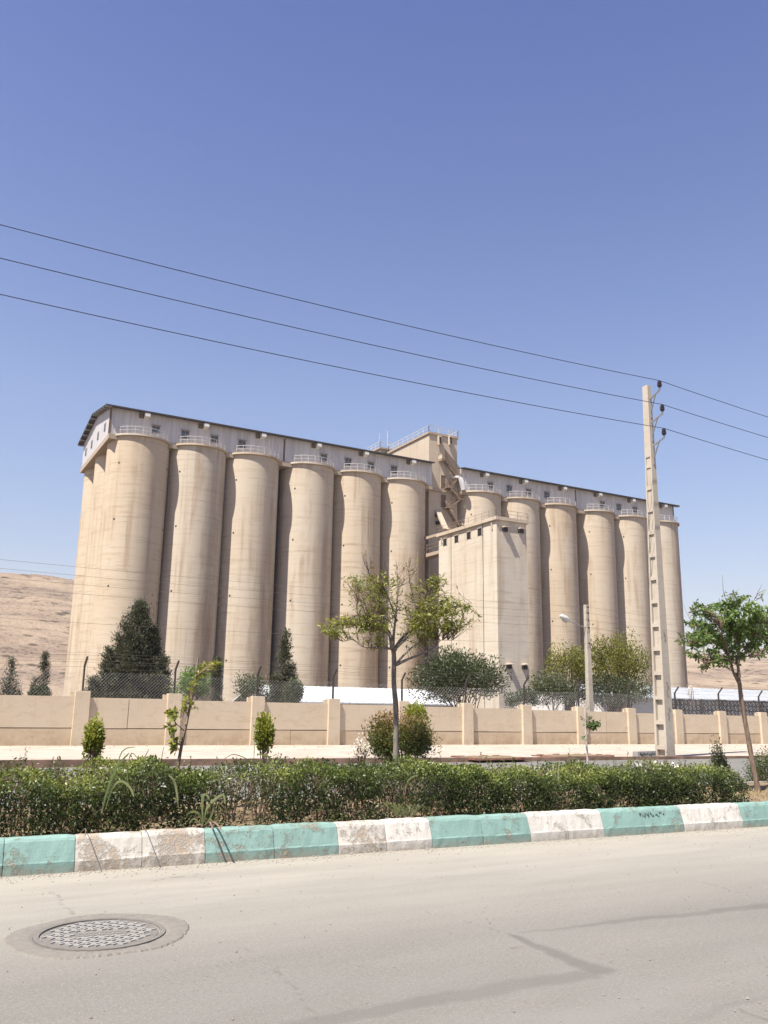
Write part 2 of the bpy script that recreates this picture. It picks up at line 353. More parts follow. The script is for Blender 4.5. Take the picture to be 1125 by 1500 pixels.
szz = .25+.11*(fbm(sx*1.7, sy*1.7, 71)-.5)+.05*(vnoise(sx*9, sy*9, 72)-.5)
idx = np.arange(nx2*ny2).reshape(ny2, nx2); quads = np.stack([idx[:-1,:-1], idx[:-1,1:], idx[1:,1:], idx[1:,:-1]], -1).reshape(-1, 4)
tag(np_mesh('median_soil', np.stack([sx, sy, szz], -1).reshape(-1, 3), quads, M['soil'], None, None, True), kind='structure')
# pavement on the far side
o = strip_mesh(XS, lambda x: FK(x)+.14, cz(31.), lambda x: ZB(x)-.03, ZB, M['pave'], 'pavement'); tag(o, kind='structure')
brick = simple('red_brick_edging', (.33,.155,.105), .9, var=.5, sc=4); edge_m = simple('soiled_edging', (.34,.215,.155), .9, var=.6, sc=1.5)
mb = MB()
for a, b in zip(XS, XS[1:]):
    if a >= -12 and b <= 50:
        mb.hexa([(a,FK(a),-.03),(b,FK(b),-.03),(b,FK(b)+.15,-.03),(a,FK(a)+.15,-.03)], [(a,FK(a),ZB(a)+.005),(b,FK(b),ZB(b)+.005),(b,FK(b)+.15,ZB(b)+.005),(a,FK(a)+.15,ZB(a)+.005)])
tag(mb.build('far_kerb', edge_m), kind='structure')
mb = MB()
for a, b in zip(XS, XS[1:]):
    if a >= -12 and b <= 30:
        mb.hexa([(a,KL(a)+3.0,-.03),(b,KL(b)+3.0,-.03),(b,KL(b)+3.15,-.03),(a,KL(a)+3.15,-.03)], [(a,KL(a)+3.0,.27),(b,KL(b)+3.0,.27),(b,KL(b)+3.15,.27),(a,KL(a)+3.15,.27)])
tag(mb.build('rear_kerb', simple('plain_kerb_concrete', (.46,.40,.33), .9)), kind='structure')
# painted median kerb of cast blocks
def kerb_mat(name, paint, amount):
    g = G(name); c = g.geo(); n1 = g.noise(c, 3.2, 6, .72, .4); n2 = g.noise(c, 16, 5, .75)
    pr = g.mix(g.ramp(g.noise(c, 2., 4), .35, .65), paint, tuple(k*.86 for k in paint))
    n3 = g.noise(c, 55, 4, .75); f = g.math('ADD', g.math('ADD', g.math('MULTIPLY', n1, .5), g.math('MULTIPLY', n2, .3)), g.math('MULTIPLY', n3, .2)); sep = g.n('SeparateXYZ', i0=c, out=2)
    bare = g.mix(g.ramp(n2, .35, .65), (.43,.29,.18), (.55,.42,.29))
    chip = g.math('MULTIPLY', g.ramp(f, amount, amount+.05), .85); col = g.mix(chip, pr, bare)
    edge = g.math('MULTIPLY', g.ramp(f, amount-.03, amount), g.ramp(f, amount, amount+.03, 1, 0)); col = g.mix(g.math('MULTIPLY', edge, .5), col, (.16,.12,.09))
    col = g.mix(g.math('MULTIPLY', g.ramp(sep, .0, .09, .75, 0), g.ramp(n2, .3, .6)), col, (.42,.35,.26))
    hole = g.ramp(g.noise(c, 11., 3, .6), .69, .73); col = g.mix(g.math('MULTIPLY', hole, .8), col, (.16,.12,.085))
    g.bump(g.math('ADD', g.math('MULTIPLY', chip, -1.2), g.math('MULTIPLY', n2, .9)), .55, .012)
    return g.done(col, .75, 0, .3)
TEAL = kerb_mat('turquoise_kerb_paint', (.305,.475,.41), .565); TEAL2 = kerb_mat('scuffed_turquoise_paint', (.31,.475,.41), .53)
WHITE = kerb_mat('white_kerb_paint', (.80,.75,.66), .565); WHITE2 = kerb_mat('flaking_white_paint', (.74,.68,.58), .515)
root = thing('kerb', (0, 8.6, 0), None, None); tag(root, kind='structure')
xb = [-6.8,-5.6,-4.4,-3.2,-2.0,-.8,.4,1.61,2.82,4.24,5.37,6.70,7.80,9.13,10.2,11.4,12.6,13.8,15.0,16.2,17.4]
for i, (a, b) in enumerate(zip(xb, xb[1:])):
    teal = i % 2 == 0
    for h in (0, 1):
        x0 = a+(b-a)*h/2+.003; x1 = a+(b-a)*(h+1)/2-.003; rr = random.Random(i*2+h)
        # stacked profile rows along the block, slightly worn edges
        prof = [(0,-.04),(.004,.095),(.012,.11),(.066,.272),(.085,.298),(.12,.312),(.20,.308),(.22,.28),(.22,-.04)]
        ns = 9; mbk = MB(); P = len(prof); dz = rr.uniform(-.004,.004); dyy = rr.uniform(-.004,.004)
        for k in range(ns+1):
            x = x0+(x1-x0)*k/ns; e = .005 if k in (0, ns) else 0
            for j, (py, pz) in enumerate(prof):
                wob = .006*(rr.random()-.5)*(2.2 if j in (3,4,5) else 1)
                mbk.v.append((x, KL(x)+py+dyy+(e if j < 6 else 0)+wob, pz+dz+(wob if pz > .2 else 0)-(e if j in (4,5,6) else 0)))
        for k in range(ns):
            for j in range(P-1): mbk.f.append((k*P+j, (k+1)*P+j, (k+1)*P+j+1, k*P+j+1)); mbk.sm.append(False)
        for k in (0, ns): mbk.f.append(tuple(k*P+j for j in range(P))); mbk.sm.append(False)
        worn_ = (teal and i in (8,)) or (not teal and i in (7,)) or (i == 9 and h == 0)
        m = (TEAL2 if worn_ else TEAL) if teal else (WHITE2 if worn_ else WHITE)
        ob = mbk.build('kerb_block', m, root)
        ob['label'] = ('turquoise painted kerb block' if teal else 'white painted kerb block')+(' with paint flaking off in patches' if worn_ else '')
# scribbled graffiti on one turquoise block, dark brush strokes
mbk = MB(); rr = random.Random(3); xs_ = 8.42
for w in range(7):
    pts = [(xs_, 0, .225+rr.uniform(-.01,.02))]
    for k in range(rr.randint(2, 4)): pts.append((pts[-1][0]+rr.uniform(-.012,.03), 0, .225+rr.uniform(-.03,.035)))
    xs_ = pts[-1][0]+rr.uniform(.01,.035)
    pts = [(p[0], KL(p[0])+.012+(p[2]-.11)/.162*.054-.004, p[2]) for p in pts]
    for a, b in zip(pts, pts[1:]): mbk.bar(a, b, .004, .006, (0,-.95,.3))
ob = mbk.build('scribble', simple('dark_scribble', (.07,.10,.09), .9), root); ob['label'] = 'dark hand scribbled marks on turquoise block'
# red brick patches on the pavement
def brick_patch(px, py, w, d, label, h=.05):
    p = atZ(px, py, ZB(17)-.02); t = thing('brick_border', (p[0], p[1], p[2]), label, 'brick edging', 'red brick borders lying in the pavement')
    rr = random.Random(int(px)); mb = MB(); n = max(3, int(w/.22))
    for k in range(n):
        for r_ in (0, 1):
            y = p[1]+r_*d+rr.uniform(-.02,.02); x = p[0]+k*.22; z = p[2]-.02
            mb.box(x, x+.205, y, y+.11, z, z+h+rr.uniform(-.03,.02))
    for r_ in (0, 1):
        for k in range(int(d/.22)):
            mb.box(p[0]+r_*(n*.22-.1), p[0]+r_*(n*.22-.1)+.1, p[1]+.13+k*.22, p[1]+.33+k*.22, p[2]-.02, p[2]-.02+h+rr.uniform(-.03,.02))
    mb.build('brick_course', brick, t)
    mb = MB(); mb.box(p[0]+.12, p[0]+n*.22-.12, p[1]+.13, p[1]+d, p[2]-.02, p[2]+.03); mb.build('bed_soil', M['soil'], t)
brick_patch(700, 1113, 2.0, 1.3, 'red brick tree pit border on the pavement, right of the reddish bush')
brick_patch(815, 1110, 2.6, 1.1, 'red brick tree pit border on the pale pavement, behind the thin white-stemmed sapling')
# ------------------------------------------------------------------ manhole
mc = V3(1.385, 6.31, 0)
t = thing('manhole', (mc[0], mc[1], 0), 'round dusty iron manhole cover with wavy raised tread in a rough concrete collar', 'manhole cover')
def mh_mat(name, a, b):
    g = G(name); c = g.geo(); f = g.noise(c, 14, 5, .7); g.bump(g.noise(c, 70, 4, .7), .3, .006)
    return g.done(g.mix(g.ramp(f, .3, .7), a, b), .8, 0, .3)
mcol = mh_mat('rough_mortar', (.235,.21,.178), (.30,.268,.222)); mdark = mh_mat('dirty_cast_iron', (.19,.172,.147), (.27,.243,.205)); mlite = mh_mat('polished_cast_iron', (.46,.44,.40), (.36,.335,.295))
n = 200; vs = []; fs = []
for k in range(n):
    a = 2*math.pi*k/n; rg = .05*(math.sin(a*2+1)*.5+math.sin(a*5+.3)*.3)+.012*(random.random()-.5)
    if -2.6 < a-2*math.pi*(a > math.pi) < .5: rg += .012*(random.random()-.5)
    ro = .585+rg
    for r_, z in ((.425,.004),(.45,.010),(.51,.012),(ro-.02,.009),(ro,-.010)):
        vs.append((mc[0]+r_*math.cos(a), mc[1]+r_*math.sin(a), z+.003*(random.random()-.5)))
for k in range(n):
    for j in range(4): a = k*5+j; b = ((k+1) % n)*5+j; fs.append((a, b, b+1, a+1))
MB().add(vs, fs).build('concrete_collar', mcol, t)
mb = MB(); R0 = .425
for k in range(64):
    a0, a1 = 2*math.pi*k/64, 2*math.pi*(k+1)/64
    q = lambda r_, a, z: (mc[0]+r_*math.cos(a), mc[1]+r_*math.sin(a), z)
    mb.hexa([q(.385,a0,-.02),q(R0,a0,-.02),q(R0,a1,-.02),q(.385,a1,-.02)], [q(.387,a0,.011),q(R0-.003,a0,.012),q(R0-.003,a1,.012),q(.387,a1,.011)])
mb.build('frame_ring', mdark, t)
mb = MB().cyl(mc, .374, -.02, .004, 64); plate = mb.build('cover_plate', mdark, t)
mb = MB(); ang = math.radians(-8); ca, sa = math.cos(ang), math.sin(ang)
for row in range(-7, 8):
    for kx in range(-4, 5):
        u0 = kx*.105+(row % 2)*.05; v0 = row*.05
        if math.hypot(u0, v0) > .325 or (abs(v0) < .06 and abs(u0) < .17): continue
        pts = [(u0-.048, v0-.012), (u0-.02, v0+.012), (u0+.012, v0-.010), (u0+.045, v0+.012)]
        for (a, b), (c_, d_) in zip(pts, pts[1:]):
            w = lambda u, v, z: (mc[0]+u*ca-v*sa, mc[1]+u*sa+v*ca, z)
            mb.hexa([w(a,b-.012,.002),w(c_,d_-.012,.002),w(c_,d_+.012,.002),w(a,b+.012,.002)], [w(a,b-.010,.012),w(c_,d_-.010,.012),w(c_,d_+.010,.012),w(a,b+.010,.012)])
mb.build('tread', mlite, plate)
mb = MB(); rr = random.Random(5)
for row in (-1, 1):
    u = -.14
    while u < .14:
        L = rr.uniform(.012,.03); w = lambda a, b, z: (mc[0]+a*ca-b*sa, mc[1]+a*sa+b*ca, z); v0 = row*.027
        h_ = rr.choice((.010,.018,.014))
        mb.hexa([w(u,v0-h_,.002),w(u+.008,v0-h_,.002),w(u+.008,v0+h_,.002),w(u,v0+h_,.002)], [w(u,v0-h_,.010),w(u+.008,v0-h_,.010),w(u+.008,v0+h_,.010),w(u,v0+h_,.010)])
        mb.hexa([w(u,v0-.012,.002),w(u+L,v0-.012,.002),w(u+L,v0-.004,.002),w(u,v0-.004,.002)], [w(u,v0-.012,.010),w(u+L,v0-.012,.010),w(u+L,v0-.004,.010),w(u,v0-.004,.010)])
        u += L+.008
mb.build('cast_lettering', mlite, plate)

# ------------------------------------------------------------------ hills
def hill_mat(name, a, b, rock, dots):
    g = G(name); c = g.geo(); n1 = g.noise(c, .012, 6, .62)
    col = g.mix(g.ramp(n1, .35, .65), a, b)
    st = g.noise(g.scl(c, (.012,.012,.09), (3,1,0)), 1., 6, .7, 1.5); col = g.mix(g.ramp(st, .44, .62, 0, .65), col, rock)
    vo = g.n('TexVoronoi', Vector=c, Scale=.17, Randomness=1.); ds = g.ramp(vo, .18, .36, 1, 0)
    msk = g.ramp(g.noise(c, .03, 5, .65), .36, .55); col = g.mix(g.math('MULTIPLY', g.math('MULTIPLY', ds, msk), .8), col, dots)
    vo2 = g.n('TexVoronoi', Vector=c, Scale=.5, Randomness=1.); col = g.mix(g.math('MULTIPLY', g.ramp(vo2, .15, .35, .8, 0), g.ramp(st, .4, .6)), col, dots)
    g.bump(g.math('ADD', st, g.noise(c, .25, 5, .7)), .9, 1.5); return g.done(col, .95, 0, .05)
HM = hill_mat('dry_hillside', (.47,.36,.25), (.39,.29,.205), (.21,.15,.115), (.06,.05,.035))
def hills(name, az0, az1, r0, r1, prof, seed, m, na=260, nr=90, rough=.16):
    az, rr_ = np.meshgrid(np.radians(np.linspace(az0, az1, na)), np.linspace(0, 1, nr))
    r = r0+(r1-r0)*rr_; x = r*np.cos(az); y = r*np.sin(az)
    h = np.interp(np.degrees(az), [p[0] for p in prof], [p[1] for p in prof])
    s = np.sin(np.clip(rr_/.72, 0, 1)*math.pi/2)**1.25*(1-.5*np.clip((rr_-.72)/.28, 0, 1)**2)
    n_ = fbm(x/90, y/90, seed, 5)-.47; n2 = fbm(x/22, y/22, seed+9, 4)-.47
    ridge_d = np.exp(-((rr_-.72)/.09)**2)
    z = h*s*(1+rough*2.2*n_*(1-.75*ridge_d))+n2*9*s*(1-.6*ridge_d)-.5*(rr_ < .01)
    idx = np.arange(na*nr).reshape(nr, na); q = np.stack([idx[:-1,:-1], idx[:-1,1:], idx[1:,1:], idx[1:,:-1]], -1).reshape(-1, 4)
    return tag(np_mesh(name, np.stack([x, y, z], -1).reshape(-1, 3), q, m, None, None, True), kind='structure')
# crest at 0.72 of the depth; heights there from the angles seen in the photograph
RL = 190+.72*470
def crest(px, py, R): p = atY(px, py, 100.); return (math.degrees(math.atan2(p[1], p[0])), (p[2]-EYE)/math.hypot(p[0], p[1])*R+EYE)
pl = [crest(100, 872, RL), crest(60, 864, RL), crest(0, 857, RL)]
hills('hill', 60, 125, 190, 660, [(60, 20), (72, 44), (pl[0][0]-3, pl[0][1]-5)]+pl+[(pl[2][0]+6, pl[2][1]+5), (125, 60)], 3, HM)
RR_ = 260+.72*520
pr = [crest(1125, 980, RR_), crest(1085, 978, RR_), crest(1052, 974, RR_), crest(1010, 966, RR_)]
hills('hill', -5, 62, 260, 780, [(-5, 20), (pr[0][0]-8, pr[0][1]-6)]+pr+[(pr[3][0]+4, pr[3][1]+3), (62, 30)], 17, HM)
RD = 1100+.72*600
pd = [crest(1125, 969, RD), crest(1090, 972, RD), crest(1050, 976, RD)]
hills('hill', -5, 60, 1100, 1700, [(-5, 85)]+pd+[(60, 70)], 23, HM, 200, 40)
RD = 2000+.72*500
pd = [crest(1125, 950, RD), crest(1070, 958, RD), crest(1010, 954, RD)]
hills('far_mountains', -10, 130, 2000, 2500, [(-10, 130)]+pd+[(60, 140), (130, 120)], 31, HM, 220, 40)

# ------------------------------------------------------------------ grain silos
def atX(x, y, X):
    d = ray(x, y); p = d*(X/d[0]); p[2] += EYE; return p
SY, SR, SH = 110.0, 3.95, 35.1
names = ['leftmost grain silo of the front row, below the corner of the gable end', 'second grain silo from the left, directly right of the corner silo',
 'third grain silo from the left, with a wide dark joint on its right side', 'fourth grain silo from the left, first one right of the wide dark joint',
 'fifth grain silo from the left, behind the left half of the bare-twigged tree', 'sixth grain silo from the left, adjoining the stair tower on its left side',
 'grain silo adjoining the stair tower on its right, mostly hidden behind the square annex', 'second grain silo right of the stair tower, half behind the square annex',
 'third grain silo right of the stair tower, first one clear of the annex', 'fourth grain silo right of the stair tower, directly behind the street lamp post',
 'fifth grain silo right of the stair tower, partly behind the tall concrete power pole', 'last grain silo at the right end, standing right of the tall concrete power pole']
SX = [23.9, 31.7, 39.45, 48.05, 55.87, 63.68, 78.0, 85.85, 93.75, 102.35, 110.25, 118.05]
def make_silo():
    t = thing('grain_silo', (SX[0], SY, 0), None, 'silo', 'tall concrete grain silos standing side by side')
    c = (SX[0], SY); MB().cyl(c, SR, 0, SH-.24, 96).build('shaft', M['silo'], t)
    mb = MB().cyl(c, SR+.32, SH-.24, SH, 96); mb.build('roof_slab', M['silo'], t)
    mb = MB(); n = 22; R = SR+.05; pts = []
    for k in range(n+1):
        a = math.radians(-90-78+156*k/n); pts.append((c[0]+R*math.cos(a), c[1]+R*math.sin(a)))
    for a, b in zip(pts, pts[1:]):
        for z, w in ((1.0, .055), (.55, .038)): mb.bar((*a, SH+z), (*b, SH+z), w)
    for p in pts[::2]: mb.bar((*p, SH), (*p, SH+1.02), .05)
    mb.build('railing', M['rail'], t)
    for z in (31.3, 24.0, 15.6, 7.2):
        a = math.radians(-90-47); d = V3(math.cos(a), math.sin(a), 0); p = V3(c[0], c[1], z)+d*SR
        MB().bar(p-d*.2, p+d*.03, .2, .2).build('drain_hole', M['dark'], t)
    return t
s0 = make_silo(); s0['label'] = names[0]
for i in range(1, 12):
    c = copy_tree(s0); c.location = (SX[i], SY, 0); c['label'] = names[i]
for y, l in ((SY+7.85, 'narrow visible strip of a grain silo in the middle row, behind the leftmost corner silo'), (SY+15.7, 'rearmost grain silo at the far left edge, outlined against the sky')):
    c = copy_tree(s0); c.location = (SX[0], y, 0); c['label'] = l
for z in (31.5, 23.4, 14.):        # extra holes on the right flank of the corner silo
    a = math.radians(-90+58); d = V3(math.cos(a), math.sin(a), 0); p = V3(SX[0], SY, z)+d*SR
    MB().bar(p-d*.2, p+d*.03, .2, .2).build('drain_hole', M['dark'], s0)
for i in (2, 8):                   # dark infill in the wide expansion joints
    so_ = [o for o in bpy.data.objects if o.get('label') == names[i]][0]; xm = (SX[i]+SX[i+1])/2
    MB().box(xm-.75, xm+.75, SY+.4, SY+.7, 0, SH-.6).build('joint_panel', M['joint'], so_)
# ------------------------------------------------------------------ roof galleries
GY, GB, GZ, EZ, RZ = 107.8, 126.2, 35.1, 38.6, 40.15
def gallery(x0, x1, label, wins, hoods, seams, end_left, end_right):
    t = thing('roof_gallery', ((x0+x1)/2, GY, GZ), label, 'gallery')
    MB().box(x0, x1, GY-.15, GB+1.0, GZ-.7, GZ-.02).build('floor_slab', M['slab'], t)
    mb = MB(); mb.prism([(GY, GZ-.02), (GB, GZ-.02), (GB, EZ), ((GY+GB)/2, RZ-.12), (GY, EZ)], 'x', x0, x1)
    mb.build('wall', M['clad'], t)
    ra, rb = (x0-.75 if end_left else x0), (x1+.8 if end_right else x1); mid = (GY+GB)/2
    mb = MB(); e = .85; sl = (RZ-EZ)/(mid-GY)
    mb.prism([(GY-e, EZ-e*sl+.02), (mid, RZ), (GB+e, EZ-e*sl+.02), (GB+e, EZ-e*sl+.20), (mid, RZ+.2), (GY-e, EZ-e*sl+.20)], 'x', ra, rb)
    rf = mb.build('roof', M['roof'], t)
    if end_left or end_right:
        for k in range(12):
            mb = MB()
            y = GY-e+.3+k*(GB-GY+2*e-.6)/11; z = RZ-abs(y-mid)*sl-.01
            if end_left: mb.box(ra+.02, x0-.01, y-.28, y+.28, z-.12, z-.03)
            if end_right: mb.box(x1+.01, rb-.02, y-.28, y+.28, z-.12, z-.03)
            mb.build('purlin', M['purlin'], rf)
    for s_ in seams: mb = MB(); mb.box(s_-.12, s_+.12, GY-.05, GY+.02, GZ, EZ-.2); mb.build('seam_strip', M['steel'], t)
    mb = MB()
    if end_left: mb.box(x0-.06, x0+.16, GY-.06, GY+.14, GZ, EZ-.05)
    if end_right: mb.box(x1-.16, x1+.06, GY-.06, GY+.14, GZ, EZ-.05)
    if mb.v: mb.build('corner_trim', M['steel'], t)
    for x in wins:
        z0, z1 = 36.05, 37.1; w = MB().box(x-.52, x+.52, GY-.04, GY+.1, z0, z1).build('window', M['glass'], t)
        mb = MB()
        for xx in (x-.52, x, x+.47): mb.box(xx, xx+.05, GY-.085, GY-.04, z0, z1)
        for zz in (z0, (z0+z1)/2, z1-.05): mb.box(x-.52, x+.52, GY-.075, GY-.042, zz, zz+.05)
        mb.box(x-.62, x+.62, GY-.3, GY-.0, z1+.02, z1+.08)
        mb.build('frame', M['frame'], w)
    for x in hoods:
        h = MB().hexa([(x-.32,GY-.85,37.95),(x+.32,GY-.85,37.95),(x+.32,GY,37.75),(x-.32,GY,37.75)], [(x-.32,GY-.8,38.42),(x+.32,GY-.8,38.42),(x+.32,GY,38.5),(x-.32,GY,38.5)]).build('vent_hood', M['hood'], t)
        MB().box(x-.95, x-.34, GY-.10, GY, 37.8, 38.45).build('dark_plate', M['steel'], h)  # plain dark plate on the wall, left of the hood
    if end_left:
        for y in (110.6, 115.0, 119.4, 123.6):
            w = MB().box(x0-.04, x0+.1, y-.42, y+.42, 36.2, 37.25).build('window', M['glass'], t)
            mb = MB()
            for yy in (y-.42, y+.37): mb.box(x0-.08, x0-.04, yy, yy+.05, 36.2, 37.25)
            mb.box(x0-.08, x0-.04, y-.42, y+.42, 36.2, 36.25); mb.build('frame', M['frame'], w)
    return t
f_ = GY/110
gallery(19.5, 68.15, 'whitish ribbed metal gallery on the silos left of the tower, with a gable end', [v*f_ for v in (25.9,29.9,34.0,38.0,50.66,54.7,58.55,62.6)],
        [v*f_ for v in (24.55,32.6,40.95,49.6,57.45,65.77)], [44.39*f_], True, False)
gallery(73.55, 120.6, 'whitish ribbed metal gallery on the silos right of the tower', [v*f_ for v in (80.8,84.7,88.7,92.67,105.3,109.2,113.14,117.1)],
        [v*f_ for v in (79.73,87.74,96.21,104.27,112.33,120.37)], [99.1*f_], False, True)
# ------------------------------------------------------------------ stair tower
t2 = lambda a, b: (530+a/4.167, 610+b/4.167)
TX0, TX1, TY0, TY1, TZ = 68.2, 73.5, 108.8, 121.6, 43.75
t = thing('elevator_tower', ((TX0+TX1)/2, TY0, 0), 'tall square concrete tower with zigzag outside stairs rising between the two galleries', 'tower')
body = MB().box(TX0, TX1, TY0, TY1, 0, TZ).build('wall', M['tower'], t)
MB().box(TX0-.2, TX1+.2, TY0-.2, TY1+.2, TZ, TZ+.35).build('roof_slab', M['slab'], t)
mb = MB()
def rail_loop(mb, pts, z, h=1.0, step=1.6, w=.07, close=False):
    P_ = list(pts)+([pts[0]] if close else [])
    for a, b in zip(P_, P_[1:]):
        for k in (1., .5): mb.bar((*a, z+h*k), (*b, z+h*k), w*(1 if k == 1 else .8))
        L = math.dist(a, b); m_ = max(1, round(L/step))
        for k in range(m_+1): mb.bar((a[0]+(b[0]-a[0])*k/m_, a[1]+(b[1]-a[1])*k/m_, z), (a[0]+(b[0]-a[0])*k/m_, a[1]+(b[1]-a[1])*k/m_, z+h), w)
rail_loop(mb, [(TX0-.1,TY0-.1),(TX1+.1,TY0-.1),(TX1+.1,TY1),(TX0-.1,TY1)], TZ+.35, close=True); mb.build('railing', M['rail'], t)
pc = atY(*t2(112, 198), 122.5)
pent = MB().box(pc[0], pc[0]+4.5, 122.5, 127.0, 35, pc[2]).build('penthouse', M['tower'], t)
MB().box(pc[0]-.25, pc[0]+4.7, 122.25, 127.3, pc[2], pc[2]+.3).build('roof_slab', M['slab'], pent)
mb = MB(); rail_loop(mb, [(pc[0]-.1,127.1),(pc[0]-.1,122.4),(pc[0]+4.5,122.4)], pc[2]+.3); mb.build('railing', M['rail'], pent)
mb = MB(); a = atY(*t2(157, 178), 123.5); mb.tube([a, (a[0], a[1], a[2]+2.6)], .06, 6); a = atY(*t2(106, 178), 126); mb.tube([a, (a[0], a[1], a[2]+2.2)], .04, 6); mb.build('antenna', M['rail'], pent)
for px in (467, 531):
    a = atY(*t2(px, 150), TY0); x, z = a[0], a[2]
    h = MB().hexa([(x-.22,TY0-.62,z-.75),(x+.22,TY0-.62,z-.75),(x+.22,TY0-.18,z-.75),(x-.22,TY0-.18,z-.75)], [(x-.28,TY0-.55,z+.75),(x+.28,TY0-.55,z+.75),(x+.28,TY0,z+.75),(x-.28,TY0,z+.75)]).build('dust_spout', M['tower'], t)
    MB().hexa([(x-.15,TY0-.66,z-.6),(x+.15,TY0-.66,z-.6),(x+.15,TY0-.60,z-.6),(x-.15,TY0-.60,z-.6)], [(x-.17,TY0-.62,z+.5),(x+.17,TY0-.62,z+.5),(x+.17,TY0-.56,z+.5),(x-.17,TY0-.56,z+.5)]).build('opening', M['dark'], h)
MB().box(TX0-.02, TX0+3.1, TY0-.32, TY0, SH-.55, SH-.2).build('ledge', M['slab'], t)
for q in ((497, 400), (497, 517)):
    a = atY(*t2(*q), TY0); d = MB().box(a[0]-.42, a[0]+.42, TY0-.04, TY0+.1, a[2]-1., a[2]+1.).build('door', M['steel'], t)
    mb = MB(); mb.box(a[0]-.55, a[0]-.45, TY0-.08, TY0, a[2]-1., a[2]+1.05); mb.box(a[0]+.45, a[0]+.55, TY0-.08, TY0, a[2]-1., a[2]+1.05); mb.box(a[0]-.55, a[0]+.55, TY0-.08, TY0, a[2]+1.05, a[2]+1.15); mb.build('frame', M['tower'], d)
# zigzag stair: landings and flights in front of the tower face
YS = TY0-.75
def flight(mb, p, q, w=.75, guard=True):
    p = V3(*p); q = V3(*q); y0, y1 = YS-w/2, YS+w/2
    for y in (y0, y1):
        mb.bar((p[0],y,p[2]), (q[0],y,q[2]), .05, .22)
        if guard:
            mb.bar((p[0],y,p[2]+1.), (q[0],y,q[2]+1.), .05)
            mb.bar((p[0],y,p[2]+.55), (q[0],y,q[2]+.55), .04)
    n = max(3, int(abs(q[2]-p[2])/.22))
    for k in range(n+1):
        f = k/n; x = p[0]+(q[0]-p[0])*f; z = p[2]+(q[2]-p[2])*f
        mb.box(x-.13, x+.13, y0, y1, z-.02, z+.02)
        if guard and k % 4 == 0:
            for y in (y0, y1): mb.bar((x,y,z), (x,y,z+1.), .04)
def landing(mb, p, w=.55):
    mb.box(p[0]-w, p[0]+w, YS-.42, TY0, p[2]-.06, p[2]+.04)
    for y in (YS-.4,): 
        for z in (.5, 1.): mb.bar((p[0]-w,y,p[2]+z), (p[0]+w,y,p[2]+z), .045)
        for x in (p[0]-w, p[0]+w): mb.bar((x,y,p[2]), (x,y,p[2]+1.), .045); mb.bar((x,y,p[2]+1.), (x,TY0,p[2]+1.), .045)
st = [atY(*t2(*q), YS) for q in ((500,262),(588,372),(532,437),(595,508),(527,560),(588,668))]
mb = MB()
for i, (a, b) in enumerate(zip(st, st[1:])): flight(mb, a, b)
stairs = mb.build('staircase', M['stair'], t)
for p in st[:-1]: mb = MB(); landing(mb, p); mb.build('landing', M['stair'], stairs)
mb = MB(); a = atY(*t2(497, 240), YS); mb.box(a[0]-.42, a[0]+.42, YS-.3, TY0, a[2]-.8, a[2]+.1); mb.build('balcony', M['tower'], t)
mb = MB()            # barred safety cage along the upper flight
a, b = st[0], st[1]
for k in range(26):
    f = k/25; x = a[0]+(b[0]-a[0])*f; z = a[2]+(b[2]-a[2])*f; mb.bar((x,YS-.4,z), (x,YS-.4,z+1.5), .05)
mb.bar((a[0],YS-.4,a[2]+1.5), (b[0],YS-.4,b[2]+1.5), .06); mb.build('cage', M['steel'], stairs)
a = atY(*t2(463, 575), TY0-.1); b = atY(*t2(515, 690), TY0-2.6)
MB().bar(a, b, .9, .25, (0,1,.4)).build('inclined_chute', M['tower'], t)
for q in ((455, 605), (458, 650)):
    a = atY(*t2(*q), TY0); MB().tube([(a[0], TY0+.1, a[2]), (a[0], TY0-.5, a[2])], .3, 12).build('pipe_stub', M['dark'], t)
pts = [atY(*t2(*q), 107.2) for q in ((596, 372),(604, 385),(612, 408),(619, 430),(622, 450))]
dt = thing('air_duct', pts[-1], 'white curved duct at the right edge of the tower, above the neighbouring silo railing', 'duct')
MB().tube(pts, [.25,.38,.44,.46,.44], 16).build('duct_pipe', M['hood'], dt)
MB().tube([(pts[0][0]-.5, TY0-.1, pts[0][2]+.3), pts[0]], [.24,.25], 12).build('elbow', M['hood'], dt)
MB().cyl(pts[-1], .3, SH-.1, pts[-1][2]+.1, 12).build('support', M['steel'], dt)
# ------------------------------------------------------------------ square annex
BY0, BX0, BX1 = 89.0, 66.32, 71.25; BZ = atY(727, 756.5, BY0)[2]; BY1 = 103.0
t = thing('silo_annex', ((BX0+BX1)/2, BY0, 0), 'square windowless concrete annex block with a flat railed roof in front of the tower', 'annex')
MB().box(BX0, BX1, BY0, BY1, 0, BZ-.45).build('wall', M['box'], t)
MB().box(BX0-.3, BX1+.3, BY0-.3, BY1+.3, BZ-.45, BZ).build('roof_slab', M['tower'], t)
mb = MB(); rail_loop(mb, [(BX0-.2,BY0-.2),(BX1+.2,BY0-.2),(BX1+.2,BY1+.2),(BX0-.2,BY1+.2)], BZ, close=True, w=.04, h=.95); mb.build('railing', M['stair'], t)
for q in ((510,768),(580,748),(655,727),(722,705)):
    a = atX(*t2(*q), BX0); w = MB().box(BX0-.05, BX0+.1, a[1]-.48, a[1]+.48, a[2]-.46, a[2]+.46).build('window', M['dark'], t)
    mb = MB()
    for dy in (-.54, .48): mb.box(BX0-.1, BX0, a[1]+dy, a[1]+dy+.06, a[2]-.5, a[2]+.5)
    mb.box(BX0-.14, BX0, a[1]-.56, a[1]+.56, a[2]+.5, a[2]+.56); mb.build('frame', M['box'], w)
mb = MB()
for px in ((545,720),(738,680)):
    a = atX(*t2(*px), BX0); mb.box(BX0-.015, BX0+.02, a[1]-.05, a[1]+.05, 0, BZ-.46)
mb.build('joint', M['dark'], t)
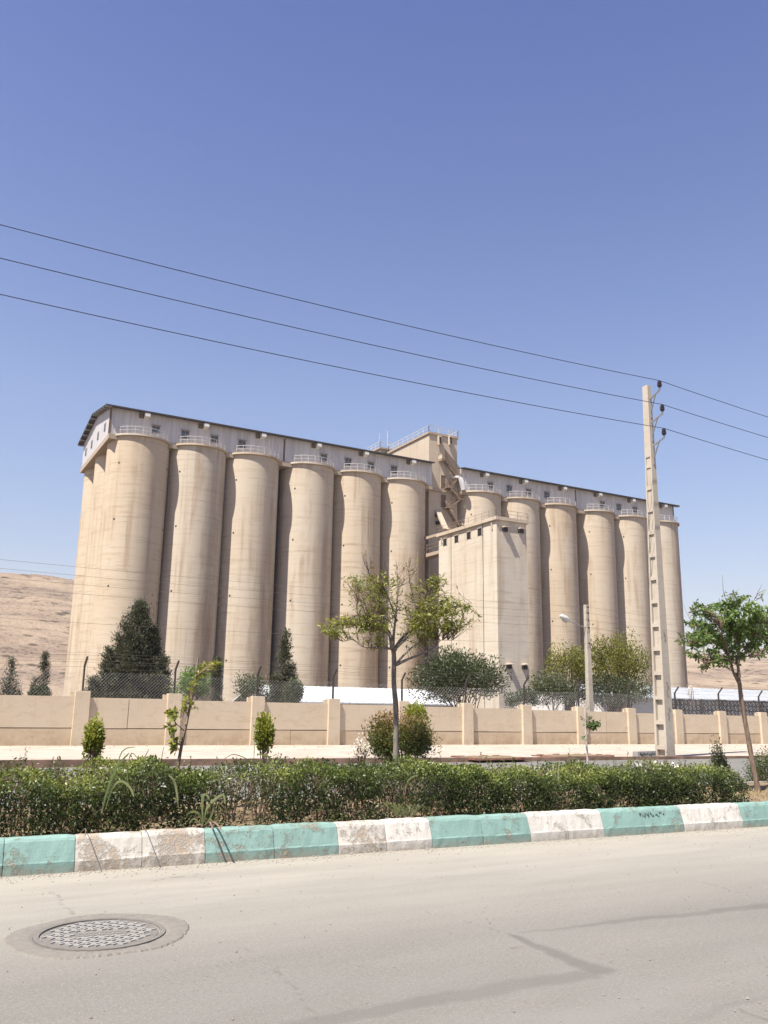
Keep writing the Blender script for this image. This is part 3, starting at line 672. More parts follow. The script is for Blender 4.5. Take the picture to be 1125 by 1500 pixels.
for q, sz in (((797,668),.3),((490,757),.25)):
    a = atX(*t2(*q), BX0); MB().box(BX0-.18, BX0, a[1]-.1, a[1]+.1, a[2]-sz*1.6, a[2]+sz*1.6).build('spout', M['tower'], t)
c3 = lambda a, b: (600+a/2.616, 620+b/2.616)
for q in (c3(363,398), c3(424,404), c3(378,922), c3(438,924)):
    a = atY(*q, BY0); x, z = a[0], a[2]
    h = MB().prism([(BY0-.75, z-.12),(BY0, z-.12),(BY0, z+.12),(BY0-.75, z+.0)], 'x', x-.42, x+.42).build('spout', M['tower'], t)
    MB().box(x-.36, x+.36, BY0-.3, BY0+.1, z-.62, z-.13).build('opening', M['dark'], h)
# link bridge from the annex to the tower
z1 = atY(*t2(478, 815), BY1)[2]; X0, X1 = 66.5, 68.0
t = thing('link_bridge', (X0, BY1, z1), 'railed concrete footbridge linking the rear of the annex to the tower', 'footbridge')
MB().box(X0, X1, BY1, TY0, z1-.5, z1).build('deck', M['slab'], t)
mb = MB()
for z in (z1+.6, z1+1.2): mb.box(X0, X0+.1, BY1, TY0, z, z+.12)
for k in range(4): mb.box(X0, X0+.1, BY1+k*1.8, BY1+k*1.8+.12, z1, z1+1.2)
mb.build('handrail', M['steel'], t)
MB().box(X0, X0+.25, BY1, TY0, z1+2.2, z1+2.6).build('canopy_beam', M['slab'], t)
# ------------------------------------------------------------------ long low sheds behind the wall
def shed(name, x0, x1, y0, y1, ze, zr, label):
    t = thing(name, ((x0+x1)/2, y0, 0), label, 'shed'); mid = (y0+y1)/2
    MB().prism([(y0,0),(y1,0),(y1,ze),(mid,zr-.1),(y0,ze)], 'x', x0, x1).build('wall', M['shed'] if x1 < 60 else M['palewall'], t)
    mb = MB(); sl = (zr-ze)/(mid-y0)
    mb.prism([(y0-.4,ze-.4*sl+.02),(mid,zr),(y1+.4,ze-.4*sl+.02),(y1+.4,ze-.4*sl+.12),(mid,zr+.1),(y0-.4,ze-.4*sl+.12)], 'x', x0-.3, x1+.3)
    rf = mb.build('roof', M['wroof'], t); mb = MB()
    k = x0
    while k < x1:
        mb.bar((k,y0-.4,ze-.4*sl+.125), (k,mid,zr+.105), .09, .05); k += .6
    mb.build('roof_ribs', M['wroof'], rf)
a, b = atY(500, 1029, 60), atY(445, 1006, 64); e = atY(604, 1008, 64)
shed('shed', atY(402, 1015, 60)[0], e[0]+1.5, 60, 68, a[2], b[2]-.05, 'low shed with a bright white metal roof, left of the round dark bush')
a, b = atY(1000, 1024, 56), atY(990, 1007, 62)
M['wroof'] = simple('dull_pale_metal_roof', (.56,.57,.58), .5, var=.12, sc=1.5)
shed('shed', atY(880, 1015, 56)[0], 108, 56, 68, a[2], b[2]-.1, 'long low shed with a pale metal roof behind the lattice fence at right')

# ------------------------------------------------------------------ precast boundary wall and its fence
WX0, WS, WY = 5.36, 3.07, 30.0
t = thing('boundary_wall', (WX0, WY, ZB(WX0)), 'long low cream wall of precast panels between square pillars, across the far pavement', 'wall')
rr = random.Random(12)
for k in range(-4, 16):
    x = WX0+WS*k; zt = ZT(x)+.2; w = .235
    mb = MB(); j = rr.uniform(-.012,.012)
    mb.hexa([(x-w-.01,WY-.11+j,ZB(x)-.1),(x+w+.01,WY-.11+j,ZB(x)-.1),(x+w+.01,WY+.2,ZB(x)-.1),(x-w-.01,WY+.2,ZB(x)-.1)], [(x-w,WY-.10+j,zt-.012),(x+w,WY-.10+j,zt-.012),(x+w,WY+.2,zt),(x-w,WY+.2,zt)])
    mb.box(x-w-.13, x-w, WY+.06, WY+.2, ZB(x), zt-.04)
    mb.build('pillar', M['pillar'], t)
    a, b = x+w, x+WS-w; xm = x+WS/2; z1 = ZT(xm)+rr.uniform(-.012,.012); z0 = ZB(xm)-.1; zm = ZB(xm)+(ZT(xm)-ZB(xm))*.345
    mb = MB(); tl = rr.uniform(-.008,.008)
    if k in (0, 7, 11): mb.box(a, xm-.011, WY, WY+.09, zm+.022, z1); mb.box(xm+.011, b, WY+.004, WY+.094, zm+.022+.004, z1)
    else: mb.hexa([(a,WY,zm+.022+tl),(b,WY,zm+.022-tl),(b,WY+.09,zm+.022),(a,WY+.09,zm+.022)], [(a,WY,z1),(b,WY,z1),(b,WY+.09,z1),(a,WY+.09,z1)])
    mb.build('upper_panel', M['wall'], t)
    mb = MB()
    if k in (2, 9): mb.box(a, xm-.2, WY+.006, WY+.1, z0, zm); mb.box(xm-.185, b, WY+.006, WY+.1, z0, zm-.01)
    else: mb.hexa([(a,WY+.008,z0),(b,WY+.008,z0),(b,WY+.1,z0),(a,WY+.1,z0)], [(a,WY+.008,zm-tl),(b,WY+.008,zm+tl),(b,WY+.1,zm),(a,WY+.1,zm)])
    mb.build('lower_panel', M['wall_low'], t)
    mb = MB(); mb.box(a-.03, b+.03, WY+.05, WY+.085, zm-.03, zm+.05); mb.build('joint_strip', M['soil'], t)
t = thing('wall_fence', (WX0, WY+.14, ZT(WX0)), 'brown posts with chain link mesh and barbed wire on top of the cream wall', 'fence')
FY = WY+.13
for k in range(-4, 16):
    x = WX0+WS*k+.02; z0 = ZT(x)+.15; mb = MB(); lean = rr.uniform(-.03,.06); hh = rr.uniform(-.04,.05)
    mb.bar((x,FY,z0-.4), (x+lean*.6,FY,z0+.86+hh), .07, .055)
    mb.bar((x+lean*.6,FY,z0+.85+hh), (x+lean+.03,FY-.24,z0+1.15+hh), .06, .05); mb.build('post', M['post'], t)
for k in range(-4, 15):
    a, b = WX0+WS*k+.05, WX0+WS*(k+1)-.03; mb = MB(); z0, h = ZT((a+b)/2)+.02, .80; stp = .115
    if k == 4 or k >= 10: stp = .14
    n0 = int(h/stp)+1; bow = rr.uniform(-.05,.03)
    for s_ in (1, -1):
        q = a-h
        while q < b+h:
            xa, xb = (q, q+h) if s_ > 0 else (q+h, q); za, zb_ = z0, z0+h
            lo, hi = max(min(xa,xb), a), min(max(xa,xb), b)
            if hi-lo > .03:
                f = lambda x: za+(x-xa)/(xb-xa)*(zb_-za)+bow*math.sin(math.pi*(x-a)/(b-a))*((x-xa)/(xb-xa))
                mb.bar((lo,FY,f(lo)), (hi,FY,f(hi)), .0050 if s_ > 0 else .0022)
            q += stp
    mb.build('chain_link_mesh', M['chain'], t)
for dz, dy in ((.84, 0), (1.0, -.02), (1.08,-.1), (1.22,-.2), (1.30,-.24)):
    mb = MB()
    for k in range(-4, 15):
        a, b = WX0+WS*k+.02, WX0+WS*(k+1)+.02; P = []
        for j in range(7):
            f = j/6; P.append((a+(b-a)*f, FY+dy, ZT(a+(b-a)*f)+.15+dz-.05*math.sin(math.pi*f)*rr.uniform(.3,1.2)))
        for p, q in zip(P, P[1:]): mb.bar(p, q, .0065)
    mb.build('barbed_wire', M['thin'], t)
# dark lattice screen behind the wall at the right
LY = 36.0
la = atY(985, 1025, LY); lb = atY(1125, 1031, LY); lc = atY(1000, 1041, LY)
t = thing('lattice_fence', (la[0], LY, 0), 'dark openwork lattice fence above the wall at the right, before the long shed', 'fence')
xa, xe = la[0]-1.2, lb[0]+6; ztl = la[2]; zbl = 1.05; mb = MB()
for z in (ztl-.05, zbl): mb.box(xa, xe, LY-.03, LY+.03, z, z+.07)
mb.build('rail', M['dark'], t); mb = MB(); x = xa
while x < xe: mb.box(x-.05, x+.05, LY-.05, LY+.05, 0, ztl+.05); x += 1.8
mb.build('posts', M['dark'], t)
mb = MB(); x = xa; rr = random.Random(9)
while x < xe:
    for zr in np.arange(zbl+.16, ztl-.05, .30):
        c_ = (x+rr.uniform(-.02,.02), zr+rr.uniform(-.02,.02)); n = 7; r0 = rr.uniform(.14,.19); ph = rr.random()*6
        P = [(c_[0]+r0*math.cos(ph+2*math.pi*j/n), LY, c_[1]+r0*math.sin(ph+2*math.pi*j/n)) for j in range(n+1)]
        for p, q in zip(P, P[1:]): mb.bar(p, q, .055, .03, (0,1,0))
        mb.bar((c_[0]-.17,LY,c_[1]-.15), (c_[0]+.17,LY,c_[1]+.15), .04, .03, (0,1,0))
    x += .33
mb.build('lattice', M['dark'], t)
mb = MB(); mb.box(xa, xe, LY+.6, LY+.7, 0, ztl-.05); 
# ------------------------------------------------------------------ tall concrete power pole
PX, PY = 22.67, 21.25
t = thing('power_pole', (PX, PY, 0), 'tall tapering pale concrete power pole with ladder-like recesses and three insulator arms', 'power pole')
PT = atY(948, 566, PY)[2]
hy = lambda z: .265+(.125-.265)*z/PT
hx = lambda z: .19+(.085-.19)*z/PT
ex = lambda z: PX+.10*z/PT
NZ = PT-2.75
def ring(mb, z0, z1, fx0, fx1, fy0, fy1):
    """box between fractions of the half widths at two heights"""
    q = lambda z: [(ex(z)+fx0(z), PY+fy0(z), z), (ex(z)+fx1(z), PY+fy0(z), z), (ex(z)+fx1(z), PY+fy1(z), z), (ex(z)+fx0(z), PY+fy1(z), z)]
    mb.hexa(q(z0), q(z1))
dep = lambda z: .03+.085*max(0, 1-z/NZ)
fl = lambda z: .35*hy(z)
mb = MB()
ring(mb, -.3, NZ, lambda z: -hx(z)+dep(z), hx, lambda z: -hy(z), hy)
ring(mb, NZ, PT, lambda z: -hx(z), hx, lambda z: -hy(z), hy)
ring(mb, -.3, NZ, lambda z: -hx(z), lambda z: -hx(z)+dep(z), lambda z: -hy(z), lambda z: -hy(z)+fl(z)*1.0)
ring(mb, -.3, NZ, lambda z: -hx(z), lambda z: -hx(z)+dep(z), lambda z: hy(z)-fl(z), hy)
zq = .30
while zq < NZ-.1:
    ring(mb, zq, zq+.13, lambda z: -hx(z)+.004, lambda z: -hx(z)+dep(z)+.002, lambda z: -hy(z)+fl(z)-.002, lambda z: hy(z)-fl(z)+.002); zq += .815
mb.build('shaft', M['pole'], t)
mb = MB(); rr = random.Random(4)           # small hand painted marks down the street-side face
for z0, z1 in ((1.3, 1.75), (2.05, 2.55), (3.9, 4.2)):
    z = z0
    while z < z1:
        x = ex(z)-.02+rr.uniform(-.05,.03); a = rr.uniform(-.6,.6)
        mb.bar((x,PY-hy(z)-.004,z), (x+.07*math.cos(a),PY-hy(z)-.004,z+.05*math.sin(a)), .006, .018, (0,-1,0)); z += .09
mk = mb.build('painted_marks', simple('faded_brown_marks', (.30,.24,.19), .9), t)
ins = []
IY = PY-.85
for px, py in ((966, 562),(970, 597),(972.5, 632)):
    p = atY(px, py, IY); ins.append(p); z = p[2]-.42; x = ex(z); yb = PY-hy(z)
    mb = MB(); mb.bar((x,yb+.02,z+.08), (p[0],IY,p[2]-.22), .045, .045); mb.bar((x,yb-.01,z-.42), (x+(p[0]-x)*.55,yb+(IY-yb)*.55,z+.13), .035)
    mb.bar((x,yb-.025,z-.62), (x,yb-.025,z+.16), .06, .03); mb.bar((p[0],IY,p[2]-.24), (p[0],IY,p[2]-.12), .03)
    br = mb.build('bracket', M['galv'], t)
    mb = MB()
    for r_, a_, b_ in ((.055,-.14,-.09),(.085,-.09,-.055),(.06,-.055,-.02),(.08,-.02,.015),(.055,.015,.05),(.07,.05,.075),(.035,.075,.12)): mb.cyl(p, r_, p[2]+a_, p[2]+b_, 14)
    mb.build('insulator', M['porcelain'], br)
def span(mb, a, b, sag, r, n=28, yoff=0):
    P = []
    for k in range(n+1):
        f = k/n; p = V3(*a)+(V3(*b)-V3(*a))*f; p[2] -= 4*sag*f*(1-f); P.append(p)
    mb.tube(P, r, 5)
for p, px0, px1, l in zip(ins, (329, 378, 431), (611, 641, 674), ('topmost', 'middle', 'lowest')):
    lf = atY(0, px0, IY); rt = atY(1125, px1, IY); top = (p[0], IY, p[2]+.12); mb = MB()
    for e_, S in ((lf, 42.), (rt, 42.)):
        sgn = -1 if e_[0] < p[0] else 1; d = abs(e_[0]-p[0]); s = (top[2]-e_[2])/(4*(d/S)*(1-d/S))
        if sgn > 0: s = min(max(s, .2), 1.2)
        span(mb, top, (p[0]+sgn*S, IY, top[2]), s, .011)
    mb.build('power_line', M['wire']); o = bpy.data.objects['power_line' if l == 'topmost' else 'power_line.%03d' % (1 if l == 'middle' else 2)]
    tag(o, f'{l} of the three dark wires crossing the sky to the tall concrete pole', 'wire', 'power lines on the tall concrete pole')
# ------------------------------------------------------------------ street lamp behind the wall
LX, LPY = None, 31.6
tp = atY(858.5, 886, LPY); LX = tp[0]
t = thing('street_lamp', (LX, LPY, 0), 'concrete lamp post with one white lamp head on an arm, among yellow shrubs', 'street lamp')
MB().hexa([(LX-.15,LPY-.13,0),(LX+.15,LPY-.13,0),(LX+.15,LPY+.13,0),(LX-.15,LPY+.13,0)], [(LX-.09,LPY-.09,tp[2]),(LX+.09,LPY-.09,tp[2]),(LX+.09,LPY+.09,tp[2]),(LX-.09,LPY+.09,tp[2])]).build('shaft', M['pole'], t)
ha, hb = atY(853, 918, LPY), atY(834, 909, LPY)
MB().tube([(LX, LPY, ha[2]-.05), ha, hb], .03, 8).build('arm', M['galv'], t)
hd = V3(*hb)-V3(*ha); hd /= np.linalg.norm(hd); hl = MB()
hl.tube([V3(*hb)+hd*s-V3(0,0,.0)+V3(0,0,d) for s, d in ((-.12,-.01),(0,-.01),(.1,.0),(.3,.02),(.5,.03),(.6,.02))], [.045,.08,.12,.14,.11,.03], 14)
lh = hl.build('lamp_head', M['hood'], t)
hl = MB(); hl.tube([V3(*hb)+hd*s+V3(0,0,d) for s, d in ((.12,-.08),(.2,-.1),(.38,-.09),(.48,-.06))], [.04,.085,.085,.03], 12); hl.build('lens', simple('frosted_lens', (.55,.55,.52), .25, spec=.5), lh)
lvs = []
for k, (y0, y1) in enumerate(((805.5, 889),(818.5, 898),(832, 908),(846, 919),(905, 942))):
    a = atY(0, y0, LPY-.12); p = atY(857, y1, LPY-.12); mb = MB(); d = p[0]-a[0]; S = 44.
    s = min(1.6, max(.2, (p[2]-a[2]-0)/(4*(d/S)*(1-d/S)))) if p[2] > a[2] else -1
    top = (LX, LPY-.14, p[2])
    if s > 0: span(mb, top, (LX-S, LPY-.14, p[2]), s, .005)
    else: span(mb, top, (LX-S, LPY-.14, p[2]+(a[2]-p[2])*S/d*1.06), .35, .005)
    span(mb, top, (LX+S, LPY-.14, p[2]), .5, .005)
    o = mb.build('service_wire', M['thin'])
    tag(o, ('topmost','second from the top','middle one','second from the bottom','bottommost')[k]+' of the five thin wires ending at the lamp post', 'wire', 'thin wires on the lamp post')
t_ = bpy.data.objects['street_lamp']; mb = MB()
for y1 in (889, 898, 908, 919, 942):
    p = atY(857, y1, LPY-.12); mb.cyl((LX, LPY-.14), .035, p[2]-.05, p[2]+.04, 10)
mb.build('insulators', M['porcelain'], t_)
# small grey concrete block lying on the pavement
p = atZ(948, 1109, ZB(20)-.02); t = thing('concrete_block', tuple(p), 'small grey concrete block lying on the pavement left of the tall pole', 'block')
MB().hexa([(p[0]-.42,p[1],p[2]-.02),(p[0]+.38,p[1]-.05,p[2]-.02),(p[0]+.40,p[1]+.2,p[2]-.02),(p[0]-.40,p[1]+.25,p[2]-.02)], [(p[0]-.41,p[1]+.01,p[2]+.17),(p[0]+.37,p[1]-.04,p[2]+.19),(p[0]+.39,p[1]+.19,p[2]+.19),(p[0]-.39,p[1]+.24,p[2]+.17)]).build('block_body', simple('grey_block', (.36,.34,.32), .9), t)
mb = MB(); rr = random.Random(2)
for k in range(9): mb.box(p[0]-.32+k*.075, p[0]-.32+k*.075+.045, p[1]-.045+ (.02 if k < 5 else 0), p[1]+.0, p[2]+.06+rr.uniform(0,.02), p[2]+.10+rr.uniform(0,.04))
mb.build('dark_marks', simple('dark_marks', (.08,.075,.07), .9), t)

# ------------------------------------------------------------------ plants
def leaves(name, P, D, L, Wd, rnd, m, parent, cup=.12):
    """many leaf blades in ONE mesh: P points, D directions"""
    N = len(P); D = D/(np.linalg.norm(D, axis=1, keepdims=True)+1e-9)
    r = RNG.normal(size=(N, 3)); S = np.cross(D, r); S /= np.linalg.norm(S, axis=1, keepdims=True)+1e-9; U = np.cross(S, D)
    sc_ = RNG.uniform(.65, 1.25, (N, 1)); L = L*sc_; Wd = Wd*sc_
    mid = P+D*L*.48-U*L*cup
    v = np.stack([P, mid+S*Wd*.5+U*L*cup*.4, P+D*L-U*L*cup*.5, mid-S*Wd*.5+U*L*cup*.4], 1).reshape(-1, 3)
    q = np.arange(4*N).reshape(N, 4)
    return np_mesh(name, v, q, m, parent, dict(rnd=np.repeat(np.clip(rnd, 0, 1), 4)))
def ellip(n, c, r, shell=.0):
    d = RNG.normal(size=(n, 3)); d /= np.linalg.norm(d, axis=1, keepdims=True)
    u = shell+(1-shell)*RNG.random((n, 1))**(1/3 if shell == 0 else .7)
    return V3(*c)+d*u*V3(*r), d
MP_privet = foliage('privet_leaf', [(.030,.038,.016), (.050,.066,.022), (.085,.112,.032), (.15,.185,.045), (.25,.27,.07)], .3, .36)
MP_olive = foliage('willow_leaf', [(.105,.125,.03), (.19,.21,.05), (.28,.29,.075), (.40,.38,.12)], .42, .5)
MP_green = foliage('ash_leaf', [(.055,.095,.03), (.10,.165,.045), (.155,.235,.065), (.24,.32,.10)], .4, .42)
MP_conif = foliage('conifer_spray', [(.030,.035,.018), (.060,.064,.032), (.10,.098,.052), (.18,.16,.095)], .15, .7)
MP_dark = foliage('dark_shrub_leaf', [(.030,.042,.018), (.056,.070,.028), (.095,.110,.048), (.21,.21,.12)], .22, .42)
MP_yg = foliage('yellow_green_leaf', [(.075,.085,.018), (.13,.135,.026), (.20,.195,.036), (.30,.27,.06)], .35, .5)
MP_red = foliage('red_tipped_leaf', [(.034,.055,.018), (.06,.09,.024), (.14,.13,.035), (.26,.15,.05), (.36,.18,.075)], .3, .45)
MP_lime = foliage('lime_leaf', [(.085,.11,.020), (.17,.20,.033), (.28,.295,.05), (.38,.37,.08)], .4, .45)
MP_grass = foliage('weed_blade', [(.09,.12,.035), (.17,.21,.075), (.30,.32,.14), (.52,.47,.29)], .35, .45)
MP_dry = foliage('dry_grass', [(.26,.19,.09), (.38,.29,.15), (.50,.40,.22)], .2, .8)
MP_litter = foliage('fallen_leaf', [(.05,.035,.02), (.12,.085,.045), (.24,.18,.10)], .1, .8)
MP_white = foliage('white_petal', [(.60,.55,.50), (.75,.70,.64), (.80,.72,.70)], .3, .6)
MB_grey = bark('grey_bark', (.20,.16,.125), (.36,.30,.245)); MB_brown = bark('brown_bark', (.17,.115,.075), (.36,.265,.19)); MB_tw = bark('twig_bark', (.15,.095,.065), (.30,.20,.14))
MB_pale = bark('pale_bark', (.42,.36,.31), (.62,.55,.49))
def catmull(pts, n=5):
    pts = [V3(*p) for p in pts]; P = [2*pts[0]-pts[1]]+pts+[2*pts[-1]-pts[-2]]; out = []
    for i in range(1, len(P)-2):
        for k in range(n):
            t_ = k/n; a, b, c, d = P[i-1], P[i], P[i+1], P[i+2]
            out.append(.5*((2*b)+(c-a)*t_+(2*a-5*b+4*c-d)*t_**2+(3*b-a-3*c+d)*t_**3))
    return out+[pts[-1]]
def wpath(q, Y0, spread, rr):
    """photo polyline carried to depth Y0, wandering in depth as it goes out"""
    dy = rr.uniform(-spread, spread); n = len(q)-1
    return [atY(x, y, Y0+dy*(i/max(1, n))**1.2) for i, (x, y) in enumerate(q)]
def sketch_tree(t, Y0, trunk, r0, r1, limbs, clusters, seed, barkm, leafm, L, Wd, droop, twr=.006, crown_name='crown', rlimb=.6):
    rr = random.Random(seed); tr = catmull([atY(x, y, Y0+(i*.02)) for i, (x, y) in enumerate(trunk)], 6); n = len(tr)
    mb = MB(); mb.tube(tr, [r0+(r1-r0)*(i/(n-1))**.7 + (.25*r0*max(0, 1-i/3) if i < 3 else 0) + rr.uniform(-.04,.04)*r0 for i in range(n)], 12)
    for k in range(6):
        i = rr.randrange(2, n-2); a = rr.uniform(0, 6.28); p = tr[i]; rad = r1*1.0
        mb.tube([p, p+V3(math.cos(a), math.sin(a), .3)*rad*1.35], [rad*.4, rad*.2], 7)
    tk = mb.build('trunk', barkm, t)
    nodes = []; mb = MB()
    for q, ra, rb in limbs:
        P = catmull(wpath(q, Y0+.02, .55, rr), 5); m_ = len(P)
        mb.tube(P, [ra+(rb-ra)*(i/(m_-1))**.8 for i in range(m_)], 8); nodes += [(p, ra+(rb-ra)*(i/(m_-1))) for i, p in enumerate(P)][2:]
    mb.build('branches', barkm, tk)
    NP = np.array([p for p, _ in nodes]); twm = MB(); LP = []; LD = []; LR = []
    for (cx, cy, rx, ry, nt_, nl, lo) in clusters:
        c = atY(cx, cy, Y0+rr.uniform(-.25, .25)); s = np.linalg.norm(c-V3(0,0,EYE))/FPX
        for k in range(nt_):
            p, _d = ellip(1, c, (rx*s, max(rx, ry)*s*.9, ry*s)); tip = p[0]
            dist = np.linalg.norm(NP-tip+V3(0,0,.12), axis=1)+.8*np.maximum(0, NP[:, 2]-tip[2]+.03); i = int(np.argsort(dist)[rr.randrange(0, 3)]); a = NP[i]
            dd = tip-a; Ln = np.linalg.norm(dd)
            if Ln > 1.1: a = tip-dd/Ln*1.1; dd = tip-a
            midp = a+dd*.5+V3(rr.uniform(-.05,.05), rr.uniform(-.05,.05), rr.uniform(-.06,.08))*max(Ln, .2)
            P = catmull([a, midp, tip], 4); twm.tube(P, [twr*(1-.6*j/(len(P)-1)) for j in range(len(P))], 4, False)
            base = rr.gauss(lo, .16)
            for j in range(nl):
                f = rr.uniform(.45, 1.02); x = f*(len(P)-1); i0 = min(int(x), len(P)-2); q = P[i0]+(P[i0+1]-P[i0])*(x-i0)
                d = dd/(np.linalg.norm(dd)+1e-6)*rr.uniform(.1,.9)+V3(rr.gauss(0,.7), rr.gauss(0,.7), rr.gauss(0,.6)-droop)
                LP.append(q); LD.append(d); LR.append(base+rr.gauss(0, .15))
    if twm.v: twm.build('twigs', MB_tw, t, fix=False)
    leaves(crown_name, np.array(LP), np.array(LD), L, Wd, np.array(LR), leafm, t, .08)
q5 = lambda *ab: [(460+a/4.327, 800+b/4.327) for a, b in ab]
c5 = lambda a, b, rx, ry, nt_, nl, lo=.45: (460+a/4.327, 800+b/4.327, rx*1.35/4.327, ry*1.25/4.327, int(nt_*2.0), max(1, int(nl*.66)), lo)
YT = 10.3
b0 = atY(581, 1150, YT); t = thing('sapling_tree', (b0[0], YT, .25), 'slim grey-stemmed young tree with a thin half-bare crown, centre of the median', 'tree')
sketch_tree(t, YT, [(582,1176),(581,1140),(580,1100),(580,1040),(577,1000),(577,960),(574,945)], .043, .031,
    [(q5((497,655),(480,560),(440,480),(420,330),(345,160),(330,45)), .034, .004), (q5((510,660),(545,600),(610,530),(700,430),(780,300),(800,210)), .030, .004),
     (q5((500,640),(505,560),(520,420),(530,250),(520,90)), .028, .003), (q5((525,640),(600,560),(640,400),(605,220),(600,80)), .022, .003),
     (q5((522,752),(600,715),(700,676),(750,650),(800,600)), .024, .005), (q5((522,745),(570,690),(635,632),(720,600),(880,595)), .020, .003),
     (q5((500,650),(400,645),(310,635),(245,592),(170,600),(110,530)), .018, .004), (q5((610,530),(760,450),(880,385),(1000,360)), .016, .003),
     (q5((455,500),(370,450),(280,432),(268,320),(215,240)), .014, .003), (q5((500,400),(440,250),(470,200),(425,35)), .011, .002),
     (q5((640,400),(690,300),(760,240),(840,170)), .011, .002), (q5((530,260),(600,220),(650,130),(655,30)), .010, .002), (q5((480,560),(380,520),(300,500)), .012, .003), (q5((700,440),(720,330),(700,250)), .01, .002)],
    [c5(110,515,70,48,16,22,.6), c5(175,475,40,40,8,14,.55), c5(350,300,100,110,44,11,.45), c5(360,500,90,70,28,16,.5), c5(265,235,70,60,14,12,.42), c5(440,400,70,90,14,7,.4), c5(320,480,60,50,12,14,.5),
     c5(400,600,60,50,10,9,.45), c5(660,330,70,70,16,12,.5), c5(690,470,80,90,32,16,.5), c5(780,420,90,90,32,17,.55), c5(860,400,70,90,22,17,.5), c5(980,420,60,60,14,15,.5), c5(800,225,55,45,12,14,.5),
     c5(700,555,80,50,22,16,.42), c5(550,430,80,100,22,7,.42), c5(650,250,40,60,8,6,.45), c5(880,510,60,40,10,16,.5), c5(760,330,60,50,10,9,.5), c5(330,110,30,70,7,1,.3), c5(610,150,50,80,12,2,.3), c5(520,160,20,70,5,2,.3),
     c5(450,250,80,80,20,8,.42), c5(540,330,60,60,10,4,.35), c5(900,300,40,50,5,2,.4), c5(590,560,60,60,10,4,.3)],
    21, MB_grey, MP_olive, .072, .018, .15, .0042)
YB = 9.9
b0 = atY(1111, 1166, YB); t = thing('street_tree', (b0[0], YB, .25), 'leaning young tree with a dense green crown at the right edge', 'tree')
k4 = lambda *ab: [(930+a/5, 880+b/5) for a, b in ab]
kc = lambda a, b, rx, ry, nt_, nl, lo=.45: (930+a/5, 880+b/5, rx*1.18/5, ry*1.12/5, int(nt_*1.15), int(nl*.8), lo+.14)
sketch_tree(t, YB, [(1113,1174),(1109,1150),(1101,1110),(1093,1065),(1086,1025),(1083,1000),(1079,985)], .049, .032,
    [(k4((760,600),(720,520),(700,440),(640,350),(560,300),(470,260)), .028, .004), (k4((765,560),(755,460),(760,340),(780,200),(800,60)), .030, .005), (k4((750,470),(650,420),(560,440),(500,480)), .014, .003),
     (k4((760,430),(840,330),(900,220),(960,120)), .018, .004), (k4((700,430),(640,250),(600,120),(480,60)), .015, .003), (k4((760,340),(700,180),(690,60),(650,-60),(640,-190)), .012, .002), (k4((770,420),(870,400),(960,370)), .012, .003),
     (k4((600,330),(480,200),(390,190)), .012, .003), (k4((790,150),(880,-20),(930,-120)), .010, .002), (k4((560,310),(430,330),(340,240)), .010, .002), (k4((860,300),(1000,220),(1100,160)), .012, .003), (k4((460,230),(400,130),(350,20)), .004, .001)],
    [kc(490,40,60,45,16,20), kc(560,110,80,70,28,20), kc(680,80,90,80,40,22,.5), kc(820,70,90,70,40,20,.5), kc(930,140,70,90,32,20), kc(420,200,70,60,24,18,.35), kc(480,290,80,70,30,18,.45), kc(580,270,90,80,48,22,.6), kc(690,270,90,90,48,22,.55),
     kc(800,290,80,90,44,22,.55), kc(890,340,70,70,28,18,.4), kc(960,310,60,60,18,18,.4), kc(540,430,70,50,20,16,.5), kc(620,440,50,40,14,16,.5), kc(500,490,30,35,6,14,.4), kc(410,380,40,40,8,14,.35), kc(350,260,40,60,8,12,.3), kc(720,400,80,50,24,16,.45),
     kc(1020,160,80,120,30,18,.45), kc(1080,280,60,80,16,18,.45), kc(760,-10,80,50,16,12,.5), kc(650,-60,20,60,4,2,.3), kc(930,-60,20,50,4,3,.4), kc(860,180,70,70,30,20,.5), kc(740,170,80,70,34,20,.5)],
    33, MB_brown, MP_green, .068, .030, .25)
# leaning stake-like sapling and white-stemmed sapling
YL = 10.6
b0 = atY(266, 1135, YL); t = thing('sapling_tree', (b0[0], YL, .25), 'thin dark sapling stem leaning right out of the hedge with few leaf tufts', 'tree')
q8 = lambda *ab: [(230+a/5.92, 940+b/5.92) for a, b in ab]
c8 = lambda a, b, rx, ry, nt_, nl, lo=.5: (230+a/5.92, 940+b/5.92, rx/5.92, ry/5.92, nt_, nl, lo)
sketch_tree(t, YL, q8((168,1220),(178,1110),(215,890),(262,680),(300,480),(335,300),(358,140)), .026, .012,
    [(q8((235,770),(170,720),(120,730)), .008, .003), (q8((250,720),(190,650),(110,630)), .007, .003), (q8((285,540),(240,520),(200,505)), .006, .002), (q8((205,900),(160,870),(120,850)), .006, .002), (q8((330,310),(380,270),(440,225),(520,190),(565,165)), .006, .002), (q8((290,580),(330,575)), .005, .002)],
    [c8(140,610,50,30,8,8,.55), c8(110,650,30,20,4,6,.4), c8(130,720,50,35,7,7,.3), c8(135,765,20,20,3,5,.3), c8(240,520,50,35,7,9,.6), c8(150,860,50,25,6,8,.55), c8(150,935,40,25,5,7,.6), c8(440,200,40,22,7,7,.6), c8(520,190,45,20,7,7,.65), c8(320,575,14,10,2,4,.4),
     c8(350,300,60,50,8,7,.5), c8(400,250,45,35,5,6,.55)],
    45, MB_brown, MP_lime, .065, .034, .2, twr=.004)
YM = 11.0
b0 = atY(861, 1135, YM); t = thing('sapling_tree', (b0[0], YM, .25), 'small white-stemmed sapling with one leaf tuft, before the wall below the street lamp', 'tree')
q7 = lambda *ab: [(800+a/5.556, 860+b/5.556) for a, b in ab]
